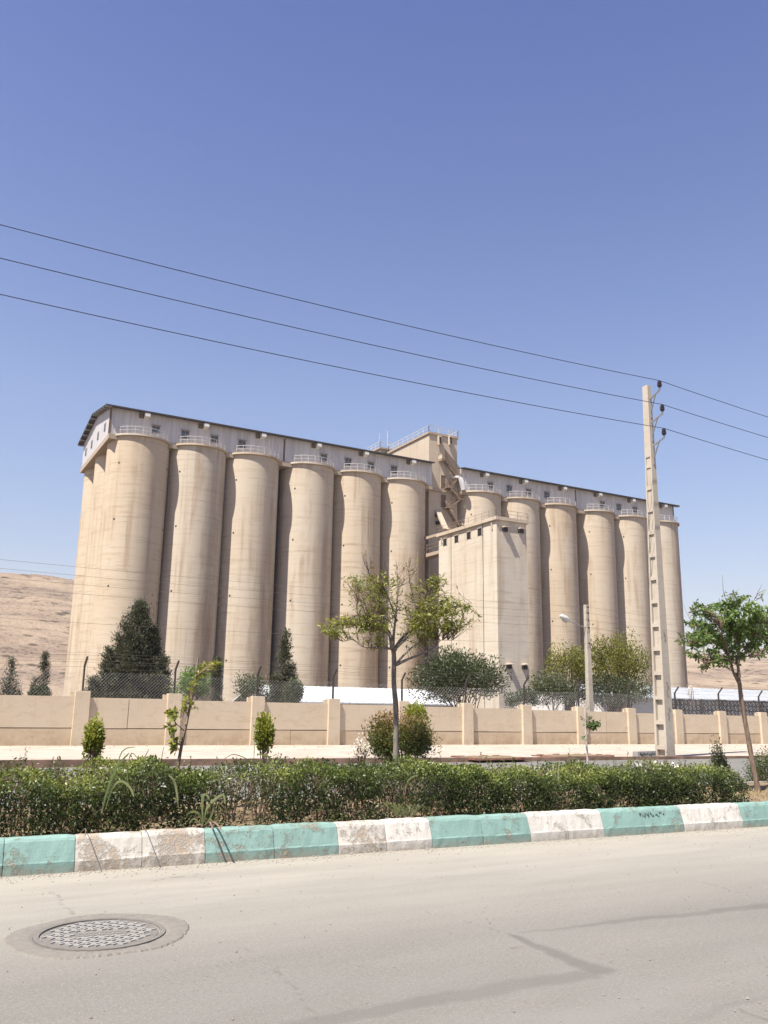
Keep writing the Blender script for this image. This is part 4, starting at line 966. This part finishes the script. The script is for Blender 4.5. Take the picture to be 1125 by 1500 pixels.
c7 = lambda a, b, rx, ry, nt_, nl, lo=.5: (800+a/5.556, 860+b/5.556, rx/5.556, ry/5.556, nt_, nl, lo)
sketch_tree(t, YM, q7((345,1530),(338,1420),(333,1330),(325,1230),(320,1140),(318,1040),(318,930)), .021, .009,
    [(q7((335,1195),(365,1160),(400,1130),(430,1095)), .008, .003), (q7((320,1140),(340,1110),(365,1040)), .005, .002), (q7((322,1190),(305,1225),(298,1240)), .005, .002), (q7((318,1080),(300,1070),(288,1062)), .004, .002)],
    [c7(390,1110,45,35,16,10,.3), c7(420,1120,25,30,8,9,.3), c7(345,1115,30,25,7,6,.35), c7(298,1220,12,25,4,5,.3), c7(292,1070,14,14,4,4,.35), c7(370,1050,14,25,4,3,.35)],
    47, MB_pale, MP_green, .050, .028, .2, twr=.004)
# hedge along the median
def hedge_top(x): return np.interp(x, [-8,0,3,4.2,6,9,10.2,10.8], [.85,.85,.81,.83,.755,.74,.72,.58])
def hedge(name, x0, x1, N, label, seed):
    t = thing(name, ((x0+x1)/2, KL((x0+x1)/2)+1.2, .25), label, 'hedge')
    rg = np.random.default_rng(seed); Np = N*3
    x = rg.uniform(x0, x1, Np); klx = 8.65-.0443*(np.clip(x, -8, 16)-1)
    v = rg.random(Np); d = rg.random(Np)**1.6*.22; top = hedge_top(x)+.42*(fbm(x*1.3, v*1.5+2.3, seed)-.5)+.20*(vnoise(x*4.5, v*3, seed+2)-.5)
    fr = .245+.12*(fbm(x*1.3, v*0+.5, seed+4)-.5)+.09*(vnoise(x*5, v*5, seed+6)-.5)
    dep = 1.5+.3*(fbm(x*1.1, v*0+7., seed+5)-.5)
    side = rg.random(Np); P = np.zeros((Np, 3)); z0 = .25
    A = side < .50; B = (side >= .50) & (side < .86); Cc = side >= .86
    hz = top-z0; u = rg.random(Np)
    u = np.where(A, u**.95, u)
    rb = .13   # rounded shoulder
    P[:, 0] = x
    P[A, 1] = (klx+fr+d+rb*np.clip((u-.75)/.25, 0, 1)**2*1.6)[A]; P[A, 2] = (z0+hz*u)[A]
    P[B, 1] = (klx+fr+dep*v)[B]; sh = np.clip(np.minimum(v*dep, (1-v)*dep)/rb, 0, 1); P[B, 2] = (top-d*.8-.09*(1-sh)**2)[B]
    P[Cc, 1] = (klx+fr+dep-d)[Cc]; P[Cc, 2] = (z0+hz*u)[Cc]
    # uneven growth: thin low down, clumped, with sparser stretches of bare stems
    cl = np.clip(-.55+2.6*fbm(P[:, 0]*4.6, P[:, 2]*6+P[:, 1]*3, seed+8), .05, 1.5)
    low = np.clip((P[:, 2]-z0)/(.16), .85, 1)*np.where((P[:, 1] < P[:, 1]), 1, 1)
    sp = 1-.72*np.exp(-((x-3.35)/.42)**2)-.45*np.exp(-((x-5.3)/.25)**2)-.4*np.exp(-((x-7.4)/.18)**2)-.35*np.exp(-((x+.3)/.3)**2)-.2*np.exp(-((x-1.2)/.4)**2)
    e0 = np.clip((x-x0)/.2, 0, 1)*np.clip((x1-x)/.25, 0, 1)
    keep = rg.random(Np) < cl*low*sp*e0*.85; P = P[keep]; tp = top[keep]; k = len(P)
    D = rg.normal(size=(k, 3))*.75+V3(0,-.35,.55)
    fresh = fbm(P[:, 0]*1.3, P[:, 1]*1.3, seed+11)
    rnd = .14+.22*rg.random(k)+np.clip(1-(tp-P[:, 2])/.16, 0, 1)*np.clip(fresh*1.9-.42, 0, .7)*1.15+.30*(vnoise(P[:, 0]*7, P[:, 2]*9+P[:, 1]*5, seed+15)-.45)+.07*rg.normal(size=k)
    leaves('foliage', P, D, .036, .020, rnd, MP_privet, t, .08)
    n_ = int((x1-x0)*13); a = rg.uniform(x0+.1, x1-.1, n_); ya = 8.65-.0443*(np.clip(a, -8, 16)-1)+rg.uniform(.4, 1.7, n_); SP = []; SD = []; SR_ = []
    sm_ = MB()                       # stray shoots above the clipped top
    for q, y in zip(a, ya):
        h = float(hedge_top(q))+rg.uniform(-.02, .02); L_ = rg.uniform(.02, .13)*(1 if rg.random() < .85 else 2.); d = V3(rg.normal()*.25, rg.normal()*.25, 1); p0 = V3(q, y, h-.1)
        sm_.tube([p0, p0+d*(L_+.1)], [.004, .002], 4, False)
        for f in np.linspace(.2, 1, 11): SP.append(p0+d*(L_+.1)*f); SD.append(rg.normal(size=3)*.8+V3(0,0,.4)); SR_.append(.45+.25*rg.random())
    tag(sm_.build('shoots', MB_tw, t, fix=False), kind='stuff'); leaves('shoot_leaves', np.array(SP), np.array(SD), .036, .018, np.array(SR_), MP_privet, t, .08)
    mb = MB(); r2 = random.Random(seed)
    for i in range(int((x1-x0)*38)):
        a = r2.uniform(x0+.05, x1-.05); y = KL(a)+r2.uniform(.6, 1.9); h = float(hedge_top(a))-.05
        p0 = V3(a, y, .2); p1 = p0+V3(r2.uniform(-.08,.08), r2.uniform(-.06,.06), (h-.2)*.5); p2 = p1+V3(r2.uniform(-.12,.12), r2.uniform(-.12,.12), (h-.2)*.48)
        mb.tube([p0, p1, p2], [.011, .008, .004], 4, False)
        for _ in range(2): mb.tube([p1, p1+V3(r2.uniform(-.2,.2), r2.uniform(-.2,.2), r2.uniform(.1,.3))], [.006, .003], 4, False)
    mb.build('stems', MB_tw, t, fix=False)
    return t
hd = hedge('hedge', -5.2, 10.7, 98000, 'long clipped dark green hedge behind the turquoise and white kerb', 5)
p = atY(962, 1122, 9.3); Pq, Dq = ellip(40, p, (.45,.3,.04)); leaves('white_flowers', Pq, Dq+V3(0,0,.5), .04, .04, RNG.random(40), MP_white, hd)
def bush(name, label, cat, c, r, N, L, Wd, m, lo=.4, hi=.5, seed=1, lump=.35, stems=8, sm=None, group=None, shell=.45, topfresh=0.):
    """foliage lumps round a short stem cluster: c = centre, r = radii"""
    t = thing(name, (c[0], c[1], max(0, c[2]-r[2])), label, cat, group); rg = np.random.default_rng(seed)
    nl = max(6, int(26*lump/.35)); ld = rg.normal(size=(nl, 3)); ld /= np.linalg.norm(ld, axis=1, keepdims=True); ld[:, 2] = np.abs(ld[:, 2])*1.0-.25*(rg.random(nl) < .4)
    lc = V3(*c)+ld*V3(*r)*rg.uniform(.45, .85, (nl, 1)); lr = rg.uniform(.28, .5, nl)
    w = rg.integers(0, nl, N); d = rg.normal(size=(N, 3)); d /= np.linalg.norm(d, axis=1, keepdims=True)
    P = lc[w]+d*(lr[w][:, None])*V3(*r)*(shell+(1-shell)*rg.random((N, 1))**.6); P = P[P[:, 2] > .05]
    k = len(P); rel = np.clip((P[:, 2]-(c[2]-r[2]))/(2*r[2]), 0, 1); tone = rg.normal(size=nl)*.08
    rnd = lo+tone[w[:k]]+(hi-lo)*rel**1.2+topfresh*rel**3+rg.normal(size=k)*.13
    out = P-V3(*c); out /= np.linalg.norm(out, axis=1, keepdims=True)+1e-6
    leaves('foliage', P, out*.6+V3(0,0,.35)+rg.normal(size=(k, 3))*.6, L, Wd, rnd, m, t)
    mb = MB(); r2 = random.Random(seed)
    for j in range(stems):
        q = lc[r2.randrange(nl)]; b = V3(c[0]+r2.uniform(-.25,.25)*r[0], c[1]+r2.uniform(-.2,.2)*r[1], max(-.05, c[2]-r[2]-.1))
        mb.tube(catmull([b, (b+q)/2+V3(r2.uniform(-.1,.1)*r[0], 0, .1*r[2]), q], 3), [.02*r[2]+.006, .015*r[2]+.005]+[.010*r[2]+.004]*5, 5, False)
    mb.build('stems', sm or MB_tw, t, fix=False); return t
def pb(x0, x1, y0, y1, Y, deep=.9):
    a = atY((x0+x1)/2, (y0+y1)/2, Y); s = np.linalg.norm(a-V3(0,0,EYE))/FPX
    return a, ((x1-x0)/2*s, (x1-x0)/2*s*deep, (y1-y0)/2*s)
c_, r_ = pb(533, 640, 1040, 1150, 11.4); bush('photinia_bush', 'round bush with reddish-brown tips on dark green, behind the central sapling', 'bush', c_, r_, 15000, .042, .019, MP_red, .02, .62, 61, .6, 30, topfresh=.22, shell=.2)
c_, r_ = pb(590, 628, 1030, 1075, 11.9); bush('lime_shrub', 'bright lime-yellow shrub top showing above the reddish bush', 'shrub', c_, r_, 900, .05, .025, MP_lime, .35, .7, 62, .5, 8)
c_, r_ = pb(510, 545, 1080, 1122, 11.5); bush('flowering_shrub', 'sparse shrub with whitish dry flower heads left of the reddish bush', 'shrub', c_, r_, 420, .03, .02, MP_white, .4, .6, 63, .5, 22, shell=.3)
c_, r_ = pb(121, 150, 1058, 1130, 11.3); bush('columnar_shrub', 'narrow upright yellow-green shrub in front of the leftmost visible wall pillar', 'shrub', c_, (r_[0]*.95, r_[1], r_[2]), 2600, .048, .024, MP_lime, .0, .75, 64, .5, 10, shell=.2)
c_, r_ = pb(374, 402, 1048, 1124, 11.3); bush('columnar_shrub', 'narrow upright yellow-green shrub in front of the wall, left of the central sapling', 'shrub', c_, r_, 2600, .048, .024, MP_lime, .0, .75, 65, .5, 10, shell=.2)
c_, r_ = pb(1040, 1068, 1090, 1170, 10.4); bush('low_shrub', 'loose small-leaved shrub with a thin upright shoot at the right end of the hedge', 'shrub', c_, r_, 2200, .035, .018, MP_dark, .35, .7, 66, .5, 16, shell=.15)
c_, r_ = pb(1092, 1165, 1100, 1182, 11.3); bush('low_shrub', 'dark rounded shrub behind the leaning tree at the right edge', 'shrub', c_, r_, 6500, .036, .02, MP_privet, .15, .5, 67, .5, 20, shell=.2)
# conifers behind the wall
def conifer(label, px, ytop, ybase, halfw, Y, N, seed, lobes=(), kind='conifer_tree', pw=.68, m=None, L=.13):
    N = int(N*2.3)
    top = atY(px, ytop, Y); s = np.linalg.norm(top-V3(0,0,EYE))/FPX; H = top[2]; t = thing(kind, (top[0], Y, 0), label, 'tree'); rg = np.random.default_rng(seed)
    LP = []; LD = []; LR = []; mb = MB()
    for (dx, dy, h, R, n_, z0) in [(0, 0, H, halfw*s, N, .0)]+[(a*s, b, H*c, d*s, int(N*e), 0.) for a, b, c, d, e in lobes]:
        nb = max(120, n_//95); zb_ = .04+.95*rg.random(nb)**1.15; ab = rg.uniform(0, 2*math.pi, nb)
        prof = (1-zb_)**pw*np.clip(.45+zb_*4, 0, 1)
        for zz, a, pr_ in zip(zb_, ab, prof):
            rad = R*pr_*(rg.uniform(.48, 1.22) if n_ > 9000 else rg.uniform(.7, 1.15))+.03; o = V3(math.cos(a), math.sin(a), 0); b0 = V3(top[0]+dx, Y+dy, zz*h-rad*.15)
            tip = b0+o*rad+V3(0,0,rad*.62+.10); kk = max(6, int(n_/nb*(.35+1.3*pr_)))
            f = rg.random(kk)**.55; w = .04+.085*R*(1-.3*f)
            P = b0+(tip-b0)*f[:, None]+rg.normal(size=(kk, 3))*w[:, None]*V3(1,1,.8)
            LP.append(P); LD.append(o*.5+V3(0,0,.75)+rg.normal(size=(kk, 3))*.45); LR.append(.25+.45*f*rg.random(kk)+rg.normal()*.07+.08*rg.normal(size=kk))
            mb.tube([b0, b0+(tip-b0)*.9], [.012+.012*rad, .006], 4, False)
    mb.tube([(top[0],Y,-.1),(top[0],Y,H*.5),(top[0],Y,H*.97)], [.03*H*.6+.03, .02*H*.5+.01, .01], 8)
    for a in [q for q in lobes]: mb.tube([(top[0]+a[0]*s*.3,Y+a[1]*.3,.1),(top[0]+a[0]*s,Y+a[1],H*a[2]*.9)], [.06,.01], 6)
    mb.build('trunk', MB_brown, t, fix=False)
    leaves('crown', np.concatenate(LP), np.concatenate(LD), L, L*.26, np.concatenate(LR), m or MP_conif, t, .05)
conifer('largest dark bushy conifer with a broken outline, before the two leftmost silos', 207, 884, 1040, 42, 38., 11000, 71, ((-20,-.3,.88,30,.5),(20,.2,.82,28,.5),(-40,-.5,.64,26,.45),(34,-.4,.60,22,.4),(-58,-.4,.42,20,.3),(8,.4,.95,24,.35),(-12,-.7,.74,38,.7),(22,-.9,.46,32,.6),(-28,-.9,.50,34,.6)))
conifer('medium dark conifer with a slim pointed top, before the wide dark silo joint', 419, 925, 1040, 26, 38.5, 5200, 72, ((-18,-.4,.58,28,.5),(8,-.3,.66,22,.5)), pw=.9)
conifer('small pointed dark cypress against the hillside at the left', 67, 957, 1022, 13, 52., 2600, 73, ((-10,.0,.66,9,.4),(8,.2,.5,9,.4)), 'cypress_tree')
conifer('low conifer with open branches at the far left edge, against the hillside', 18, 966, 1024, 22, 50., 2200, 74, ((-22,0,.8,16,.6),(14,.3,.55,18,.5),(40,.2,.45,14,.3)), pw=1.1)
conifer('very thin dark column-shaped cypress before the second silo gap, behind the chain link', 318, 966, 1030, 9.5, 36., 2200, 75, (), 'cypress_tree', .45, None, .12)
# broad-leaved shrubs behind the wall
c_, r_ = pb(340, 395, 985, 1050, 35.); bush('low_shrub', 'grey-green loose shrub at the left foot of the medium conifer', 'shrub', c_, r_, 1900, .11, .05, MP_dark, .35, .8, 80, .4, 12)
c_, r_ = pb(410, 448, 992, 1050, 34.2); bush('low_shrub', 'bluish dark shrub at the right foot of the medium conifer', 'shrub', c_, r_, 2200, .10, .05, MP_dark, .3, .6, 81, .4, 10)
c_, r_ = pb(605, 745, 952, 1060, 33.6); bush('round_bush', 'big round dark-leaved bush behind the wall in front of the annex', 'bush', c_, r_, 15000, .13, .062, MP_dark, .25, .5, 82, .75, 30, shell=.3)
c_, r_ = pb(738, 790, 1008, 1050, 33.8); bush('low_shrub', 'low dark shrub joining the right side of the big round bush', 'shrub', c_, r_, 2200, .11, .05, MP_dark, .3, .6, 83, .4, 8)
c_, r_ = pb(768, 846, 985, 1055, 32.6); bush('low_shrub', 'silvery dark shrub left of the street lamp post', 'shrub', c_, r_, 6500, .10, .05, MP_dark, .35, .8, 84, .5, 10)
c_, r_ = pb(796, 872, 935, 1045, 33.2); bush('tall_shrub', 'loose yellow-green tall shrub left of and behind the street lamp post', 'shrub', c_, r_, 4200, .12, .055, MP_yg, .2, .7, 85, .45, 26, shell=.2)
c_, r_ = pb(854, 956, 932, 1045, 33.4); bush('tall_shrub', 'dense yellow-green tall shrub between the street lamp post and the power pole', 'shrub', c_, r_, 9000, .12, .055, MP_yg, .25, .6, 86, .8, 38, shell=.3)
c_, r_ = pb(840, 962, 988, 1055, 32.4); bush('low_shrub', 'dark low shrub behind the chain link between lamp post and power pole', 'shrub', c_, r_, 8500, .10, .048, MP_dark, .2, .5, 87, .55, 14)
c_, r_ = pb(248, 312, 978, 1048, 31.4); bush('rambling_shrub', 'light green rambling shrub behind the fence post, right of the largest conifer', 'shrub', c_, r_, 2600, .10, .05, MP_green, .2, .75, 88, .5, 16, shell=.2)
c_, r_ = pb(1003, 1024, 1003, 1030, 31.0); bush('blossom_sprig', 'small sprig with whitish blossom above the wall, right of the power pole', 'plant', c_, r_, 120, .07, .045, MP_white, .2, .8, 89, .4, 7)
c_, r_ = pb(40, 70, 1005, 1030, 50.); bush('low_shrub', 'low green shrub between the two small conifers on the left', 'shrub', c_, r_, 1200, .13, .06, MP_dark, .3, .6, 90, .4, 6)
# weeds: long arching blades out of the hedge
def weed(label, roots, seed, w=.020):
    p0 = roots[0][0]; Y = roots[0][2] if len(roots[0]) > 2 else 9.0
    base = atY(*roots[0][1][0], roots[0][0]); t = thing('weed', tuple(base), label, 'weed'); rr = random.Random(seed)
    V_ = []; Q = []; R_ = []
    for Yb, pts, ww, tone in roots:
        P = catmull([atY(x, y, Yb-.05*i/len(pts)) for i, (x, y) in enumerate(pts)], 6); n = len(P); a = rr.uniform(0, 6.28)
        for i, p in enumerate(P):
            f = i/(n-1); d = P[min(i+1, n-1)]-P[max(i-1, 0)]; s = np.cross(d, V3(math.cos(a)*.3, 1, .2)); s /= np.linalg.norm(s)+1e-9
            h = ww*.5*math.sin(math.pi*min(1, .12+.88*(1-f)))**.7*(1 if f < .98 else .1)
            V_ += [p-s*h, p+s*h+V3(0,h*.5,0)]; R_ += [tone+.1*f]*2
            if i: b = len(V_)-4; Q.append((b, b+2, b+3, b+1))
    np_mesh('blades', np.array(V_), np.array(Q), MP_grass, t, dict(rnd=np.array(R_)))
x4 = lambda *ab: [(a/2.8125, 940+b/2.8125) for a, b in ab]
x5 = lambda *ab: [(380+a/2.8125, 940+b/2.8125) for a, b in ab]
x6 = lambda *ab: [(740+a/2.922, 900+b/2.922) for a, b in ab]
weed('weed with bent grey blades in the hedge, right of the left columnar shrub', [(8.74, x4((415,720),(440,620),(480,520),(535,455)), .022, .15), (8.74, x4((430,700),(465,600),(500,575),(535,600),(552,640)), .024, .55), (8.74, x4((420,700),(470,560),(495,470),(520,440),(560,434)), .012, .5), (8.74, x4((520,640),(530,500),(545,460),(575,490)), .010, .45)], 1)
weed('grass weed with arching blades at the hedge foot, above the twin shadow on the kerb', [(8.70, x4((838,760),(834,700),(835,640),(850,630),(862,650)), .022, .4), (8.70, x4((840,750),(850,690),(885,650),(920,632),(928,670)), .026, .5), (8.70, x4((838,760),(820,710),(790,700),(765,720)), .022, .45), (8.70, x4((836,760),(800,730),(780,750)), .018, .6), (8.70, x4((842,760),(870,720),(880,680)), .016, .35)], 2)
weed('single pale arching blade on the hedge front, left of the grass weed', [(8.74, x4((735,690),(728,620),(715,570),(695,550)), .022, .7), (8.74, x4((740,690),(725,650),(712,645)), .014, .6)], 3)
weed('broad pale grass blade arching over the hedge, right of the right columnar shrub', [(9.3, x5((170,600),(175,570),(155,535),(125,550)), .03, .65), (9.3, x5((172,620),(168,560),(150,545)), .018, .7)], 4)
weed('thin pale blade bent over the hedge, at the right columnar shrub', [(9.3, x5((20,520),(45,490),(30,470),(-10,462)), .022, .6)], 14)
weed('thin curved stalk above the hedge, left of the right columnar shrub', [(9.6, x4((1040,510),(1010,480),(960,465),(920,485)), .010, .6), (9.6, x4((1044,520),(1050,400)), .008, .5)], 24)
weed('tuft of bright yellow-green blades at the hedge foot, below the central sapling', [(8.72, x5((605+dx, 722),(600+dx*1.6, 690),(598+dx*2.6, 668-abs(dx)*.2)), .030, .62+.02*(i % 5)) for i, dx in enumerate((-34,-26,-18,-10,-4,4,10,18,26,34))], 5)
weed('tall pale stalk standing in the hedge, left of the white-stemmed sapling', [(8.76, x6((232,750),(228,690),(232,620)), .016, .75)], 6)
weed('long pale stalk leaning on the hedge front, below the white-stemmed sapling', [(8.74, x6((400,770),(380,720),(345,695)), .016, .75), (8.72, x6((398,790),(355,800),(320,785)), .018, .7)], 16)
weed('low arching stalk on the hedge top, at the white-stemmed sapling', [(9.4, x6((250,640),(290,615),(350,640)), .010, .5)], 26)
weed('thin dry upright stalk above the left hedge, left of the dark leaning sapling', [(9.6, x4((590,545),(592,490),(615,440)), .012, .8)], 7)
weed('very thin dry stalk just left of the dark leaning sapling', [(9.6, x4((660,520),(668,470),(675,430)), .008, .6)], 17)
weed('bent pale blade on the hedge right of the central sapling', [(8.76, x5((985,610),(965,585),(935,580)), .026, .7), (8.76, x5((600,640),(605,590),(625,560),(655,550)), .016, .45)], 8)
def twig(label, px, py, n, seed):
    rr = random.Random(seed); p = atY(px, py, 8.75); t = thing('twig', (p[0], 8.75, .33), label, 'twig'); mb = MB()
    for k in range(n):
        a = V3(p[0]+.015, 8.85, .30); mb.tube(catmull([a-V3(0,0,.004*k), a+V3(.02+.03*k,-.12,.06), a+V3(.0+.06*k,-.27,.05), a+V3(-.03+.07*k,-.40-.05*k,.03)], 4), [.0095 if n == 2 else .004]*12+[.003], 5)
    mb.build('stem', MB_brown, t)
twig('forked dry twig poking over the turquoise kerb, casting a double shadow', 300, 1205, 2, 1)
twig('thin dry twig over the white kerb block left of the double shadow', 204, 1212, 1, 2)
twig('thin dry twig poking over the leftmost white kerb block', 118, 1216, 1, 3)
# dry grass and litter on the open soil at the right, dry tufts along the kerb
n = 5200; x = RNG.uniform(10.6, 15, n); y = 8.65-.0443*(np.clip(x,-8,16)-1)+RNG.uniform(.22, 2.7, n); k = fbm(x*2.5, y*2.5, 91) > .42; x, y = x[k], y[k]
tag(leaves('dry_grass', np.stack([x, y, np.full(len(x), .235)], 1), RNG.normal(size=(len(x), 3))*.6+V3(0,0,.55), .09, .008, RNG.random(len(x)), MP_dry, None), kind='stuff')
n = 1500; x = RNG.uniform(-4, 11, n); y = 8.65-.0443*(np.clip(x,-8,16)-1)+RNG.uniform(.2, .6, n)
tag(leaves('leaf_litter', np.stack([x, y, np.full(n, .275)], 1), RNG.normal(size=(n, 3))*V3(1,1,.15), .035, .018, RNG.random(n), MP_litter, None), kind='stuff')
def grit(name, n, fx, fy, fz, r0, r1, m):
    x = fx(n); y = fy(x, n); r = RNG.uniform(r0, r1, n)*RNG.uniform(.5, 1.2, n); c = np.stack([x, y, fz(x, y)+r*.25], 1)
    dirs = V3(1,0,0), V3(0,1,0), V3(-1,0,0), V3(0,-1,0), V3(0,0,.8), V3(0,0,-.8)
    v = np.stack([c+(np.outer(r, d)*RNG.uniform(.65, 1.25, (n, 1))) for d in dirs], 1).reshape(-1, 3)
    t3 = np.array([(0,1,4),(1,2,4),(2,3,4),(3,0,4),(1,0,5),(2,1,5),(3,2,5),(0,3,5)]); q = (np.arange(n)[:, None, None]*6+t3[None]).reshape(-1, 3)
    return tag(np_mesh(name, v, q, m, None), kind='stuff')
klv = lambda x: 8.65-.0443*(np.clip(x, -8, 16)-1)
grit('gutter_grit', 2600, lambda n: RNG.uniform(-1, 12.5, n), lambda x, n: klv(x)-RNG.exponential(.10, n)-.004, lambda x, y: 0*x+.002, .003, .010, simple('grit_stone', (.52,.45,.35), .95))
grit('road_gravel', 900, lambda n: RNG.uniform(-1, 12.5, n), lambda x, n: RNG.uniform(3, 8.4, n), lambda x, y: 0*x+.002, .003, .009, simple('dark_gravel', (.36,.32,.265), .95))
grit('pavement_gravel', 260, lambda n: RNG.uniform(0, 40, n), lambda x, n: 29.85-RNG.exponential(1.6, n), lambda x, y: .17-.0043*(x-4)-.03*np.clip((29.9-y)/7, 0, 1)+.01, .010, .035, simple('pavement_stone', (.50,.41,.31), .95))
st_m = simple('field_stone', (.46,.38,.29), .95)
def stone(p, r, label, seed):
    rg = random.Random(seed); mb = MB(); n = 8; rows = 5; vs = []
    for i in range(rows):
        th = math.pi*i/(rows-1)
        for k in range(n): 
            a = 2*math.pi*k/n; q = r*(1+rg.uniform(-.18,.18)); vs.append((p[0]+q*math.sin(th)*math.cos(a), p[1]+q*math.sin(th)*math.sin(a)*.8, p[2]+r*.55+q*.62*math.cos(th)))
    mb.add(vs, [(i*n+k, i*n+(k+1) % n, (i+1)*n+(k+1) % n, (i+1)*n+k) for i in range(rows-1) for k in range(n)], True)
    tag(mb.build('stone', st_m), label, 'stone')
stone(atY(1088, 1160, 10.2)*V3(1,1,0)+V3(0,0,.24), .11, 'dark rounded stone on the dry soil left of the leaning tree', 1)
stone(atZ(507, 1090, .13), .17, 'pale stone at the foot of the wall, left of the reddish bush', 2)
stone(atY(877, 1181, 8.95)*V3(1,1,0)+V3(0,0,.27), .055, 'small orange-brown clod on the soil behind the kerb below the tall pole', 3)

# ------------------------------------------------------------------ air
hz = MB().box(-3200, 3200, -3200, 3200, -1.2, 190).build('haze', None); tag(hz, kind='stuff')
hm = bpy.data.materials.new('thin_haze'); hm.use_nodes = True; hn = hm.node_tree; hn.nodes.clear()
ho = hn.nodes.new('ShaderNodeOutputMaterial'); pv = hn.nodes.new('ShaderNodeVolumePrincipled'); hn.links.new(pv.outputs[0], ho.inputs['Volume'])
pv.inputs['Color'].default_value = (.93, .95, 1, 1); pv.inputs['Density'].default_value = .00021; pv.inputs['Anisotropy'].default_value = .25
hz.data.materials.append(hm); sc.cycles.volume_bounces = 0
